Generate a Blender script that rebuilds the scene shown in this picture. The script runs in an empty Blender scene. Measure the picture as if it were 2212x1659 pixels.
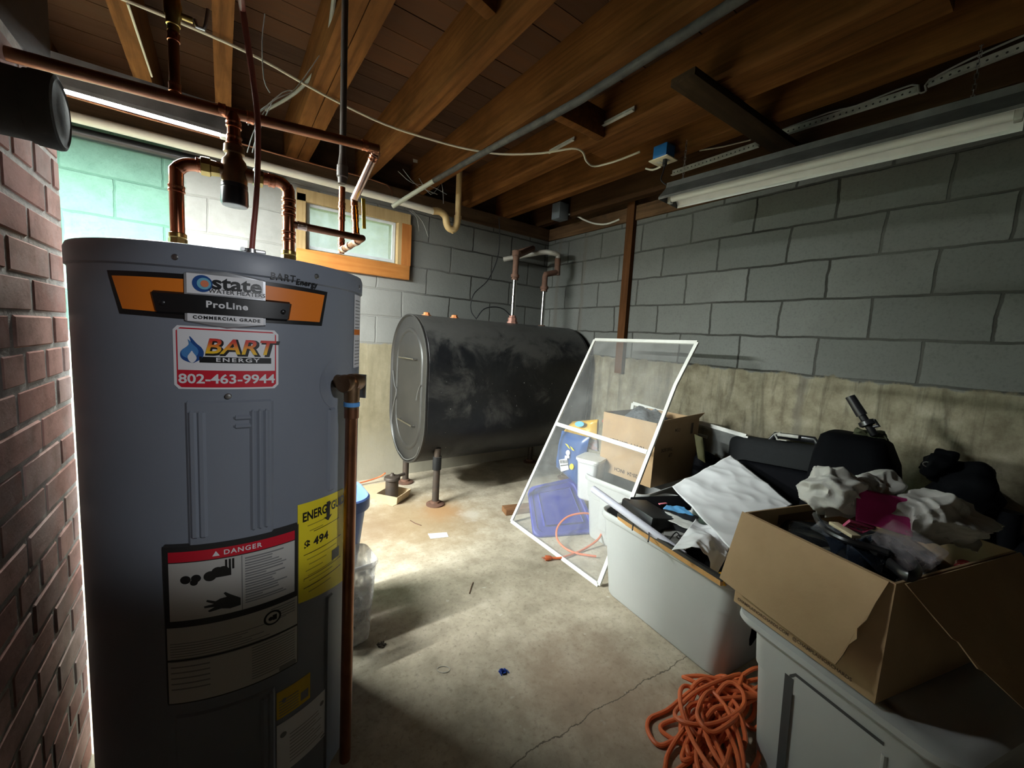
import bpy, bmesh, math, random
from mathutils import Vector, Matrix, noise, Euler
random.seed(7)
S = bpy.context.scene
COL = S.collection
PI = math.pi
def rad(d): return d*PI/180

# ------------------------------------------------------------------ camera
CAM_H = 1.16
FPX = 870.0
YAW, PITCH, ROLL = 0.62477467, 0.11028283, 0.06311827
def _rot():
    cy, sy, cp, sp, cr, sr = math.cos(YAW), math.sin(YAW), math.cos(PITCH), math.sin(PITCH), math.cos(ROLL), math.sin(ROLL)
    Ry = Matrix(((cy, 0, -sy), (0, 1, 0), (sy, 0, cy)))
    Rx = Matrix(((1, 0, 0), (0, cp, -sp), (0, sp, cp)))
    Rz = Matrix(((cr, -sr, 0), (sr, cr, 0), (0, 0, 1)))
    return Rz @ Rx @ Ry
M = _rot()
right = Vector((M[0][0], M[0][2], -M[0][1]))
up = -Vector((M[1][0], M[1][2], -M[1][1]))
back = -Vector((M[2][0], M[2][2], -M[2][1]))
camd = bpy.data.cameras.new('camera')
cam = bpy.data.objects.new('camera', camd); COL.objects.link(cam)
camd.sensor_fit = 'HORIZONTAL'; camd.sensor_width = 36.0; camd.lens = 36.0*FPX/2212
camd.clip_start = 0.02
mw = Matrix.Identity(4)
for i in range(3):
    mw[i][0], mw[i][1], mw[i][2] = right[i], up[i], back[i]
mw[2][3] = CAM_H
cam.matrix_world = mw
S.camera = cam
EYE = Vector((0, 0, CAM_H))
def ray(px, py):
    v = M.transposed() @ Vector(((px-1106)/FPX, (py-829.5)/FPX, 1.0))
    return Vector((v[0], v[2], -v[1]))
def at(px, py, X=None, Y=None, Z=None):
    """point of the photo's line of sight on a real plane of the room"""
    d = ray(px, py)
    if X is not None: t = X/d.x
    elif Y is not None: t = Y/d.y
    else: t = (Z-CAM_H)/d.z
    return EYE + d*t

# ------------------------------------------------------------------ world, lights, exposure
W = bpy.data.worlds.new('sky'); S.world = W; W.use_nodes = True
W.node_tree.nodes['Background'].inputs[0].default_value = (0.80, 0.92, 1.0, 1)
W.node_tree.nodes['Background'].inputs[1].default_value = 2.0
TUBE_STRENGTH = 1000.0
ADDED_TUBE_STRENGTH = 3000.0  # for the added tube behind the pier
SPOT_W = 60.0
sp = bpy.data.lights.new('heater_fill_spot', 'SPOT'); sp.energy = SPOT_W; sp.color = (.93, .96, 1.0); sp.spot_size = math.radians(23); sp.spot_blend = .45; sp.shadow_soft_size = .03
spo = bpy.data.objects.new('heater_fill_spot', sp); COL.objects.link(spo)  # added spot behind the camera; cone edge stands in for shadow on the heater
spo.location = (.62, -.95, 1.75)
spo.rotation_euler = (Vector((.15, .95, 1.04))-Vector(spo.location)).to_track_quat('-Z', 'Y').to_euler()
S.view_settings.view_transform = 'Standard'
S.view_settings.look = 'None'
S.view_settings.gamma = 1.0
S.view_settings.use_curve_mapping = False
S.view_settings.exposure = 0.0

# ------------------------------------------------------------------ object helpers
LOC = {}
def tag(o, label=None, cat=None, group=None, kind=None):
    if label: o['label'] = label
    if cat: o['category'] = cat
    if group: o['group'] = group
    if kind: o['kind'] = kind
    return o
def thing(name, label, cat, loc=(0, 0, 0), group=None, kind=None):
    o = bpy.data.objects.new(name, None); COL.objects.link(o)
    o.empty_display_size = 0.05
    o.location = loc; LOC[o.name] = Vector(loc)
    return tag(o, label, cat, group, kind)

class MB:
    def __init__(s):
        s.bm = bmesh.new(); s.mi = 0; s.val = 0.5
        s.lay = s.bm.faces.layers.float.new('rnd')
    def _f(s, vs):
        try:
            f = s.bm.faces.new(vs)
        except ValueError:
            return None
        f.material_index = s.mi; f[s.lay] = s.val
        return f
    def box(s, c, size, rot=None, bevel=0.0, seg=2, taper=None):
        c = Vector(c); h = Vector(size)/2
        R = rot if isinstance(rot, Matrix) else (Matrix.Rotation(rot, 3, 'Z') if rot else Matrix.Identity(3))
        vs = []
        for sz in (-1, 1):
            k = taper if (taper and sz < 0) else 1.0
            for sx, sy in ((-1, -1), (1, -1), (1, 1), (-1, 1)):
                vs.append(s.bm.verts.new(c + R @ Vector((sx*h.x*k, sy*h.y*k, sz*h.z))))
        fs = [s._f([vs[i] for i in q]) for q in ((0, 3, 2, 1), (4, 5, 6, 7), (0, 1, 5, 4), (1, 2, 6, 5), (2, 3, 7, 6), (3, 0, 4, 7))]
        if bevel > 0:
            es = list({e for f in fs for e in f.edges})
            r = bmesh.ops.bevel(s.bm, geom=es, offset=bevel, segments=seg, profile=0.5, affect='EDGES')
            for f in r['faces']: f.material_index = s.mi; f[s.lay] = s.val
        return s
    def bb(s, x0, x1, y0, y1, z0, z1, **k):
        return s.box(((x0+x1)/2, (y0+y1)/2, (z0+z1)/2), (abs(x1-x0), abs(y1-y0), abs(z1-z0)), **k)
    def loft(s, rings, cap0=True, cap1=True, closed=True, loop=False):
        R = [[s.bm.verts.new(p) for p in r] for r in rings]
        n = len(R[0])
        for a, b in list(zip(R, R[1:])) + ([(R[-1], R[0])] if loop else []):
            for i in range(n if closed else n-1):
                j = (i+1) % n
                s._f([a[i], a[j], b[j], b[i]])
        if closed and not loop:
            if cap0: s._f(list(reversed(R[0])))
            if cap1: s._f(R[-1])
        return s
    def cyl(s, p0, p1, r0, r1=None, n=20, cap=True):
        p0, p1 = Vector(p0), Vector(p1); r1 = r0 if r1 is None else r1
        z = (p1-p0).normalized(); x = z.orthogonal().normalized(); y = z.cross(x)
        ring = lambda p, r: [p + (x*math.cos(2*PI*i/n) + y*math.sin(2*PI*i/n))*r for i in range(n)]
        return s.loft([ring(p0, r0), ring(p1, r1)], cap, cap)
    def lathe(s, p0, axis, prof, n=24, cap=True):
        """prof: list of (distance along the axis, radius)"""
        p0 = Vector(p0); z = Vector(axis).normalized(); x = z.orthogonal().normalized(); y = z.cross(x)
        return s.loft([[p0 + z*d + (x*math.cos(2*PI*i/n) + y*math.sin(2*PI*i/n))*max(r, 1e-4) for i in range(n)] for d, r in prof], cap, cap)
    def tube(s, pts, r, n=10, cap=True, spline=0, flat=1.0, closed=False):
        P = [Vector(p) for p in pts]
        if spline and len(P) > 2:
            Q = []; m = len(P)
            for i in range(m if closed else m-1):
                if closed: a, b, c, d = P[i-1], P[i], P[(i+1) % m], P[(i+2) % m]
                else: a, b, c, d = P[max(i-1, 0)], P[i], P[i+1], P[min(i+2, m-1)]
                for k in range(spline):
                    t = k/spline
                    Q.append(0.5*((2*b) + (c-a)*t + (2*a-5*b+4*c-d)*t*t + (3*b-a-3*c+d)*t**3))
            if not closed: Q.append(P[-1])
            P = Q
        m = len(P); T = []
        for i in range(m):
            if closed: t = P[(i+1) % m]-P[i-1]
            else: t = P[min(i+1, m-1)]-P[max(i-1, 0)]
            T.append(t.normalized() if t.length > 1e-9 else Vector((0, 0, 1)))
        x = T[0].orthogonal().normalized(); rings = []
        for i in range(m):
            x = (x - T[i]*x.dot(T[i]))
            x = x.normalized() if x.length > 1e-6 else T[i].orthogonal().normalized()
            y = T[i].cross(x)
            rr = r(i/(m-1)) if callable(r) else r
            rings.append([P[i] + x*math.cos(2*PI*k/n)*rr + y*math.sin(2*PI*k/n)*rr*flat for k in range(n)])
        return s.loft(rings, cap, cap, loop=closed)
    def grid(s, fn, nu, nv):
        V = [[s.bm.verts.new(fn(i/nu, j/nv)) for j in range(nv+1)] for i in range(nu+1)]
        for i in range(nu):
            for j in range(nv):
                s._f([V[i][j], V[i+1][j], V[i+1][j+1], V[i][j+1]])
        return s
    def prism(s, pts, d):
        """closed outline extruded by vector d"""
        P = [Vector(p) for p in pts]; d = Vector(d)
        return s.loft([P, [p+d for p in P]])
    def flat(s, pts):
        s._f([s.bm.verts.new(p) for p in pts]); return s
    def blob(s, c, size, e=2.6, amp=0.0, freq=4.0, rot=None, nu=32, nv=20, seed=0.0):
        """soft rounded box with lumps"""
        c = Vector(c); h = Vector(size)/2; R = rot or Matrix.Identity(3); k = 2.0/e
        sg = lambda v: math.copysign(abs(v)**k, v)
        rings = []
        for j in range(1, nv):
            v = -PI/2 + PI*j/nv; ring = []
            for i in range(nu):
                u = 2*PI*i/nu
                p = Vector((h.x*sg(math.cos(v))*sg(math.cos(u)), h.y*sg(math.cos(v))*sg(math.sin(u)), h.z*sg(math.sin(v))))
                if amp:
                    q = p*freq + Vector((seed, seed*1.7, -seed))
                    p = p*(1 + amp*noise.noise(q)/max(p.length, .03)) + amp*0.5*Vector(noise.noise_vector(q*2.3))
                ring.append(c + R @ p)
            rings.append(ring)
        return s.loft(rings)
    def build(s, name, mat, parent=None, label=None, smooth=40, solid=0.0, subsurf=0, loc=None, **tags):
        me = bpy.data.meshes.new(name)
        bmesh.ops.recalc_face_normals(s.bm, faces=s.bm.faces[:])
        if parent is not None: base = LOC[parent.name]
        else:
            if loc is None:
                co = [v.co for v in s.bm.verts]
                base = Vector(((min(p.x for p in co)+max(p.x for p in co))/2, (min(p.y for p in co)+max(p.y for p in co))/2, min(p.z for p in co)))
            else: base = Vector(loc)
        bmesh.ops.translate(s.bm, verts=s.bm.verts[:], vec=-base)
        s.bm.to_mesh(me); s.bm.free()
        for m in (mat if isinstance(mat, (list, tuple)) else [mat]): me.materials.append(m)
        if smooth:
            me.polygons.foreach_set('use_smooth', [True]*len(me.polygons))
            me.set_sharp_from_angle(angle=rad(smooth))
        o = bpy.data.objects.new(name, me); COL.objects.link(o)
        if parent is not None:
            o.parent = parent
        else: o.location = base
        LOC[o.name] = base
        if solid:
            md = o.modifiers.new('thick', 'SOLIDIFY'); md.thickness = solid; md.offset = 0
        if subsurf:
            md = o.modifiers.new('sub', 'SUBSURF'); md.levels = subsurf; md.render_levels = subsurf
        if label: o['label'] = label
        return tag(o, None, tags.get('cat'), tags.get('group'), tags.get('kind'))

def solo(mb, name, mat, label, cat, group=None, **k):
    o = mb.build(name, mat, None, label, **k)
    return tag(o, label, cat, group)

def text_mesh(body, size, align='CENTER', shear=0.0, bold=0.0, spacing=1.0, sx=1.0):
    """outline letters as (verts, faces) lying in the xy plane"""
    cu = bpy.data.curves.new('letters', 'FONT')
    cu.body = body; cu.size = size; cu.align_x = align; cu.align_y = 'CENTER'; cu.shear = shear; cu.offset = bold*size; cu.space_character = spacing
    cu.resolution_u = 3
    o = bpy.data.objects.new('letters', cu); COL.objects.link(o)
    dg = bpy.context.evaluated_depsgraph_get()
    me = o.evaluated_get(dg).to_mesh()
    vs = [(v.co.x*sx, v.co.y) for v in me.vertices]; fs = [tuple(p.vertices) for p in me.polygons]
    o.evaluated_get(dg).to_mesh_clear()
    bpy.data.objects.remove(o); bpy.data.curves.remove(cu)
    return vs, fs
def put_text(mb, body, size, fn, **k):
    vs, fs = text_mesh(body, size, **k)
    V = [mb.bm.verts.new(fn(x, y)) for x, y in vs]
    for f in fs: mb._f([V[i] for i in f])
    return mb

# ------------------------------------------------------------------ material helpers
def nodes(name):
    m = bpy.data.materials.new(name); m.use_nodes = True
    nt = m.node_tree; nt.nodes.clear()
    out = nt.nodes.new('ShaderNodeOutputMaterial'); b = nt.nodes.new('ShaderNodeBsdfPrincipled')
    nt.links.new(b.outputs[0], out.inputs[0])
    return m, nt, b, out
def N(nt, typ, **k):
    n = nt.nodes.new(typ)
    for a, v in k.items(): setattr(n, a, v)
    return n
def L(nt, a, b): nt.links.new(a, b)
def coords(nt, scale=(1, 1, 1), loc=(0, 0, 0), kind='Object'):
    t = N(nt, 'ShaderNodeTexCoord'); mp = N(nt, 'ShaderNodeMapping')
    mp.inputs['Scale'].default_value = scale; mp.inputs['Location'].default_value = loc
    L(nt, t.outputs[kind], mp.inputs[0]); return mp.outputs[0]
def noise_fac(nt, vec, scale, detail=6, rough=.6, dist=0.0):
    n = N(nt, 'ShaderNodeTexNoise'); n.inputs['Scale'].default_value = scale; n.inputs['Detail'].default_value = detail
    n.inputs['Roughness'].default_value = rough; n.inputs['Distortion'].default_value = dist
    L(nt, vec, n.inputs['Vector']); return n.outputs['Fac']
def ramp(nt, fac, stops):
    r = N(nt, 'ShaderNodeValToRGB'); els = r.color_ramp.elements
    while len(els) < len(stops): els.new(0.5)
    for e, (p, c) in zip(els, stops):
        e.position = p; e.color = (*c, 1) if len(c) == 3 else c
    if fac is not None: L(nt, fac, r.inputs[0])
    return r.outputs[0]
def gray(v): return (v, v, v)
def mixc(nt, fac, a, b, blend='MIX'):
    m = N(nt, 'ShaderNodeMix', data_type='RGBA', blend_type=blend)
    for sock, v in ((m.inputs[0], fac), (m.inputs[6], a), (m.inputs[7], b)):
        if isinstance(v, (int, float)): sock.default_value = v
        elif isinstance(v, tuple): sock.default_value = (*v, 1)
        else: L(nt, v, sock)
    return m.outputs[2]
def mth(nt, op, a, b=None, clamp=False):
    m = N(nt, 'ShaderNodeMath', operation=op); m.use_clamp = clamp
    for i, v in enumerate((a, b)):
        if v is None: continue
        if isinstance(v, (int, float)): m.inputs[i].default_value = v
        else: L(nt, v, m.inputs[i])
    return m.outputs[0]
def smooth(nt, v, lo, hi):
    m = N(nt, 'ShaderNodeMapRange', interpolation_type='SMOOTHSTEP')
    m.inputs[1].default_value = lo; m.inputs[2].default_value = hi
    L(nt, v, m.inputs[0]); return m.outputs[0]
def bump(nt, b, h, strength=.3, dist=.01):
    n = N(nt, 'ShaderNodeBump'); n.inputs['Strength'].default_value = strength; n.inputs['Distance'].default_value = dist
    L(nt, h, n.inputs['Height']); L(nt, n.outputs[0], b.inputs['Normal'])
def pm(name, col, rough=.6, metal=0.0, col2=None, nscale=12, spread=.25, bumps=0.0, bscale=60, stretch=(1, 1, 1), alpha=None, spec=None, coat=0.0):
    m, nt, b, out = nodes(name)
    b.inputs['Roughness'].default_value = rough; b.inputs['Metallic'].default_value = metal
    if spec is not None: b.inputs['Specular IOR Level'].default_value = spec
    if coat: b.inputs['Coat Weight'].default_value = coat
    v = coords(nt, stretch)
    c2 = col2 or tuple(x*.78 for x in col)
    f = noise_fac(nt, v, nscale)
    L(nt, ramp(nt, f, [(.5-spread, c2), (.5+spread, col)]), b.inputs['Base Color'])
    if bumps: bump(nt, b, noise_fac(nt, v, bscale, 4), bumps, .005)
    if alpha is not None: b.inputs['Alpha'].default_value = alpha
    return m
def flatm(name, col, rough=.6, metal=0.0):
    m, nt, b, out = nodes(name)
    b.inputs['Base Color'].default_value = (*col, 1); b.inputs['Roughness'].default_value = rough; b.inputs['Metallic'].default_value = metal
    return m
def clear(name, col, amount=.75, rough=.15):
    """thin clear plastic: mostly see-through with a sheen"""
    m, nt, b, out = nodes(name)
    b.inputs['Base Color'].default_value = (*col, 1); b.inputs['Roughness'].default_value = rough
    t = N(nt, 'ShaderNodeBsdfTransparent'); mx = N(nt, 'ShaderNodeMixShader')
    f = noise_fac(nt, coords(nt), 14)
    L(nt, smooth(nt, f, .9-amount*1.0, 1.5-amount*.9), mx.inputs[0])
    L(nt, t.outputs[0], mx.inputs[1]); L(nt, b.outputs[0], mx.inputs[2]); L(nt, mx.outputs[0], out.inputs[0])
    return m
def wood(name, dark, light, axis='Y', rough=.8, tone=1.0, patches=None):
    m, nt, b, out = nodes(name)
    st = {'X': (.9, 14, 14), 'Y': (14, .9, 14), 'Z': (14, 14, .9)}[axis]
    v = coords(nt, st)
    f1 = noise_fac(nt, v, 2.2, 8, .65, .6)
    f2 = noise_fac(nt, coords(nt, (1, 1, 1)), 2.3, 5, .6)
    c = ramp(nt, f1, [(.28, dark), (.72, light)])
    c = mixc(nt, ramp(nt, f2, [(.3, gray(.62)), (.7, gray(0))]), c, tuple(x*.55 for x in dark))
    if patches:
        f3 = noise_fac(nt, coords(nt), 7, 6, .7)
        c = mixc(nt, ramp(nt, f3, [(.55, gray(0)), (.75, gray(.7))]), c, patches)
    L(nt, c, b.inputs['Base Color']); b.inputs['Roughness'].default_value = rough
    b.inputs['Specular IOR Level'].default_value = .06
    bump(nt, b, f1, .35, .004)
    return m

# ------------------------------------------------------------------ surface materials of the room
XR, YB, ZT, ZJ, ZS = 2.57, 3.10, 2.115, 2.22, 2.455     # right wall, back wall, wall top, joist underside, floor boards
def xyz(nt, v):
    s = N(nt, 'ShaderNodeSeparateXYZ'); L(nt, v, s.inputs[0]); return s.outputs
def blot(nt, v, c, r0, r1, jitter=None, amt=.25):
    """soft irregular patch around a point of the surface"""
    d = N(nt, 'ShaderNodeVectorMath', operation='DISTANCE'); L(nt, v, d.inputs[0]); d.inputs[1].default_value = c
    x = d.outputs['Value']
    if jitter is not None: x = mth(nt, 'ADD', x, mth(nt, 'MULTIPLY', mth(nt, 'SUBTRACT', jitter, .5), amt))
    return smooth(nt, x, r1, r0)
def floor_mat():
    m, nt, b, out = nodes('concrete_floor')
    v = coords(nt)
    big = noise_fac(nt, v, 1.7, 8, .62, .3); mid = noise_fac(nt, v, 7, 8, .7); fine = noise_fac(nt, v, 60, 4, .7)
    c = ramp(nt, big, [(.25, (.27, .225, .165)), (.5, (.42, .355, .265)), (.75, (.55, .475, .365))])
    c = mixc(nt, .6, c, ramp(nt, mid, [(.3, (.20, .17, .125)), (.5, (.42, .36, .27)), (.72, (.64, .57, .46))]))
    c = mixc(nt, ramp(nt, fine, [(.28, gray(.55)), (.47, gray(0))]), c, (.15, .125, .09))
    spots = noise_fac(nt, v, 26, 3, .5)
    c = mixc(nt, ramp(nt, spots, [(.68, gray(0)), (.78, gray(.55))]), c, (.66, .64, .58))
    c = mixc(nt, mth(nt, 'MULTIPLY', blot(nt, v, (.98, 2.28, 0), .10, .62, mid, .5), .75), c, (.30, .20, .10))
    c = mixc(nt, mth(nt, 'MULTIPLY', blot(nt, v, (1.16, 2.32, 0), .02, .22, mid, .2), .8), c, (.36, .20, .09))
    c = mixc(nt, mth(nt, 'MULTIPLY', blot(nt, v, (.62, 2.30, 0), .05, .34, mid, .3), .6), c, (.24, .16, .10))
    c = mixc(nt, mth(nt, 'MULTIPLY', blot(nt, v, (1.32, 2.18, 0), .02, .11, mid, .4), .3), c, (.75, .73, .68))
    c = mixc(nt, mth(nt, 'MULTIPLY', blot(nt, v, (1.0, .78, 0), .06, .42, mid, .4), .45), c, (.36, .22, .15))
    c = mixc(nt, mth(nt, 'MULTIPLY', blot(nt, v, (.55, .55, 0), .05, .5, mid, .5), .4), c, (.30, .28, .24))
    # two hairline cracks
    o = xyz(nt, v); w = mth(nt, 'MULTIPLY', mth(nt, 'SUBTRACT', noise_fac(nt, v, 9, 5, .7), .5), .05)
    p, q = at(1090, 1659, Z=0), at(1470, 1425, Z=0)
    d = (q-p).normalized(); nx, ny = -d.y, d.x; off = nx*p.x + ny*p.y
    e = mth(nt, 'ADD', mth(nt, 'SUBTRACT', mth(nt, 'ADD', mth(nt, 'MULTIPLY', o[0], nx), mth(nt, 'MULTIPLY', o[1], ny)), off), w)
    cr = smooth(nt, mth(nt, 'ABSOLUTE', e), .0028, .0008)
    c = mixc(nt, mth(nt, 'MULTIPLY', cr, .8), c, (.08, .065, .05))
    L(nt, c, b.inputs['Base Color']); b.inputs['Roughness'].default_value = .75; b.inputs['Specular IOR Level'].default_value = .3
    bump(nt, b, mth(nt, 'ADD', mid, mth(nt, 'MULTIPLY', fine, .5)), .25, .006)
    return m
def block_mat(name, axis, xoff, back_wall=False):
    """painted or bare concrete blocks above, rough poured concrete below"""
    m, nt, b, out = nodes(name)
    v = coords(nt); o = xyz(nt, v)
    jx = noise_fac(nt, v, 5, 4, .6); jz = noise_fac(nt, coords(nt, loc=(7, 3, 1)), 5, 4, .6)
    cv = N(nt, 'ShaderNodeCombineXYZ')
    h = mth(nt, 'ADD', o[axis], mth(nt, 'MULTIPLY', mth(nt, 'SUBTRACT', jx, .5), .035))
    L(nt, mth(nt, 'ADD', h, xoff), cv.inputs[0])
    L(nt, mth(nt, 'ADD', mth(nt, 'ADD', o[2], mth(nt, 'MULTIPLY', mth(nt, 'SUBTRACT', jz, .5), .024)), -1.068+.2025*10), cv.inputs[1])
    br = N(nt, 'ShaderNodeTexBrick'); br.offset = .5; br.offset_frequency = 2; br.squash = 1
    L(nt, cv.outputs[0], br.inputs['Vector'])
    for k, val in (('Scale', 1.0), ('Mortar Size', .0075), ('Mortar Smooth', .5), ('Bias', 0), ('Brick Width', .4), ('Row Height', .2025)): br.inputs[k].default_value = val
    br.inputs['Color1'].default_value = (.108, .112, .103, 1); br.inputs['Color2'].default_value = (.142, .144, .133, 1); br.inputs['Mortar'].default_value = (.03, .029, .025, 1)
    big = noise_fac(nt, v, 2.1, 7, .65, .3); mid = noise_fac(nt, v, 9, 8, .7); fine = noise_fac(nt, v, 90, 3, .7)
    c = br.outputs['Color']
    c = mixc(nt, ramp(nt, big, [(.35, gray(.6)), (.62, gray(0))]), c, (.10, .10, .09))
    c = mixc(nt, ramp(nt, mid, [(.62, gray(0)), (.8, gray(.4))]), c, (.12, .118, .075))
    c = mixc(nt, ramp(nt, fine, [(.3, gray(.3)), (.5, gray(0))]), c, (.05, .05, .047))
    mort = br.outputs['Fac']
    pour = ramp(nt, mid, [(.28, (.10, .085, .055)), (.5, (.19, .168, .115)), (.72, (.28, .255, .19))])
    st = noise_fac(nt, coords(nt, (7, 7, .9)), 2.0, 7, .7, .5)
    pour = mixc(nt, ramp(nt, st, [(.32, gray(.75)), (.52, gray(0))]), pour, (.05, .044, .03))
    if back_wall:
        # whitewash beside the window, green paint at the far left
        ww = mth(nt, 'MULTIPLY', smooth(nt, mth(nt, 'ADD', o[0], mth(nt, 'MULTIPLY', mth(nt, 'SUBTRACT', big, .5), 1.2)), 1.75, .55), .85)
        c = mixc(nt, ww, c, mixc(nt, ramp(nt, big, [(.35, gray(0)), (.65, gray(1))]), (.20, .197, .185), (.33, .325, .31)))
        c = mixc(nt, mth(nt, 'MULTIPLY', mth(nt, 'MULTIPLY', mort, ww), .45), c, (.20, .195, .18))
        gr = smooth(nt, mth(nt, 'ADD', o[0], mth(nt, 'MULTIPLY', mth(nt, 'SUBTRACT', mid, .5), .12)), -.17, -.2)
        g = ramp(nt, mid, [(.3, (.105, .205, .16)), (.7, (.15, .275, .22))])
        g = mixc(nt, mth(nt, 'MULTIPLY', mort, .5), g, (.05, .125, .09))
        ck = noise_fac(nt, coords(nt, (1, 1, 1.6)), 6.5, 6, .75, 2.0)
        g = mixc(nt, ramp(nt, ck, [(.487, gray(0)), (.5, gray(.28)), (.513, gray(0))]), g, (.03, .08, .055))
        c = mixc(nt, gr, c, g)
        pour = mixc(nt, .5, pour, ramp(nt, big, [(.3, (.22, .18, .105)), (.7, (.36, .315, .215))]))
        pour = mixc(nt, gr, pour, (.45, .52, .42))
    edge = smooth(nt, mth(nt, 'ADD', o[2], mth(nt, 'MULTIPLY', mth(nt, 'SUBTRACT', mid, .5), .10)), 1.07, 1.055)
    low = smooth(nt, mth(nt, 'ADD', o[2], mth(nt, 'MULTIPLY', mth(nt, 'SUBTRACT', mid, .5), .35)), .5, .05)
    pour = mixc(nt, mth(nt, 'MULTIPLY', low, .4), pour, (.5, .48, .42))
    c = mixc(nt, edge, c, pour)
    if not back_wall:
        sx = mth(nt, 'ADD', o[1], mth(nt, 'MULTIPLY', mth(nt, 'SUBTRACT', mid, .5), .08))
        for y0 in (.86, 2.60, 2.93):
            band = smooth(nt, mth(nt, 'ABSOLUTE', mth(nt, 'SUBTRACT', sx, y0)), .035, .005)
            if y0 < 1: band = mth(nt, 'MULTIPLY', band, edge)
            c = mixc(nt, mth(nt, 'MULTIPLY', band, .55), c, (.10, .09, .075))
    L(nt, c, b.inputs['Base Color']); b.inputs['Roughness'].default_value = .9; b.inputs['Specular IOR Level'].default_value = .15
    hh = mth(nt, 'SUBTRACT', mth(nt, 'ADD', mth(nt, 'MULTIPLY', mid, .35), mth(nt, 'MULTIPLY', fine, .12)), mth(nt, 'MULTIPLY', mth(nt, 'MULTIPLY', mort, mth(nt, 'SUBTRACT', 1.0, edge)), .8))
    bump(nt, b, hh, .55, .012)
    return m
def brick_mats():
    m, nt, b, out = nodes('old_red_brick')
    a = N(nt, 'ShaderNodeAttribute'); a.attribute_name = 'rnd'
    v = coords(nt)
    c = ramp(nt, a.outputs['Fac'], [(0, (.27, .145, .12)), (.35, (.38, .205, .17)), (.7, (.45, .27, .23)), (1, (.42, .30, .265))])
    f = noise_fac(nt, v, 14, 8, .7); f2 = noise_fac(nt, v, 3.0, 5, .6)
    c = mixc(nt, ramp(nt, f, [(.3, gray(.6)), (.55, gray(0))]), c, (.11, .065, .05))
    c = mixc(nt, ramp(nt, f2, [(.5, gray(0)), (.72, gray(.65))]), c, (.44, .38, .35))
    L(nt, c, b.inputs['Base Color']); b.inputs['Roughness'].default_value = .92; b.inputs['Specular IOR Level'].default_value = .04
    bump(nt, b, mth(nt, 'ADD', f, mth(nt, 'MULTIPLY', noise_fac(nt, v, 70, 4, .7), .4)), .35, .005)
    m2 = pm('lime_mortar', (.50, .45, .40), .95, col2=(.27, .24, .21), nscale=18, bumps=.9, bscale=45)
    return [m, m2]
def subfloor_mat():
    m, nt, b, out = nodes('subfloor_boards')
    a = N(nt, 'ShaderNodeAttribute'); a.attribute_name = 'rnd'
    f = noise_fac(nt, coords(nt, (.9, 12, 12)), 2.4, 8, .65, .6)
    c = ramp(nt, a.outputs['Fac'], [(0, (.026, .010, .0042)), (.5, (.052, .0195, .007)), (1, (.082, .031, .0105))])
    c = mixc(nt, ramp(nt, f, [(.3, gray(.7)), (.62, gray(0))]), c, (.055, .027, .014))
    L(nt, c, b.inputs['Base Color']); b.inputs['Roughness'].default_value = .85; b.inputs['Specular IOR Level'].default_value = .2
    bump(nt, b, f, .3, .004)
    return m

M_joist = wood('joist_wood', (.065, .023, .006), (.185, .075, .021), 'Y')
M_joistdark = wood('dark_joist_wood', (.03, .014, .006), (.07, .034, .015), 'Y')
M_sill = wood('dirty_sill_wood', (.05, .03, .017), (.13, .075, .04), 'X', patches=(.03, .024, .02))
M_sillY = wood('dirty_side_sill_wood', (.06, .034, .018), (.16, .09, .045), 'Y', patches=(.03, .024, .02))
M_orange = wood('stained_pine', (.42, .15, .035), (.62, .27, .08), 'X', .45)
M_orangeZ = wood('stained_pine_upright', (.30, .10, .025), (.48, .19, .055), 'Z', .45)
M_tan = wood('weathered_pine', (.33, .22, .10), (.52, .38, .20), 'X', .7)
M_tanZ = wood('weathered_pine_upright', (.33, .22, .10), (.52, .38, .20), 'Z', .7)
M_stripwood = wood('brown_furring', (.06, .024, .009), (.125, .053, .02), 'Z', .8)
M_brace = wood('dark_brace_wood', (.02, .012, .007), (.05, .03, .015), 'X', .85)

# ------------------------------------------------------------------ the room
def struct(mb, name, mat, **k):
    return mb.build(name, mat, None, None, loc=k.pop('loc', (0, 0, 0)), kind='structure', **k)
XL, YF = -4.2, -5.0                       # far left wall, wall behind the camera
struct(MB().bb(XL-.2, XR+.2, YF-.2, YB+.2, -.15, 0), 'floor', floor_mat(), smooth=0)
# right wall
struct(MB().bb(XR, XR+.2, YF-.2, YB+.2, 0, ZT), 'wall_right', block_mat('right_wall_blocks', 1, -.214), smooth=0)
# back wall with the window opening
WX0, WX1, WZ0, WZ1 = .44, 1.10, 1.665, 2.01
mb = MB()
mb.bb(XL-.2, WX0, YB, YB+.2, 0, ZT); mb.bb(WX1, XR, YB, YB+.2, 0, ZT)
mb.bb(WX0, WX1, YB, YB+.2, 0, WZ0); mb.bb(WX0, WX1, YB, YB+.2, WZ1, ZT)
struct(mb, 'wall_back', block_mat('back_wall_blocks', 0, .064, True), smooth=0)
M_plainwall = pm('dim_block_wall', (.10, .10, .09), .9, nscale=4, bumps=.4, bscale=12)
struct(MB().bb(XL-.2, XL, YF-.2, YB+.2, 0, ZS), 'wall_left_far', M_plainwall, smooth=0)
struct(MB().bb(XL, XR+.2, YF-.2, YF, 0, ZS), 'wall_front', M_plainwall, smooth=0)
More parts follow.
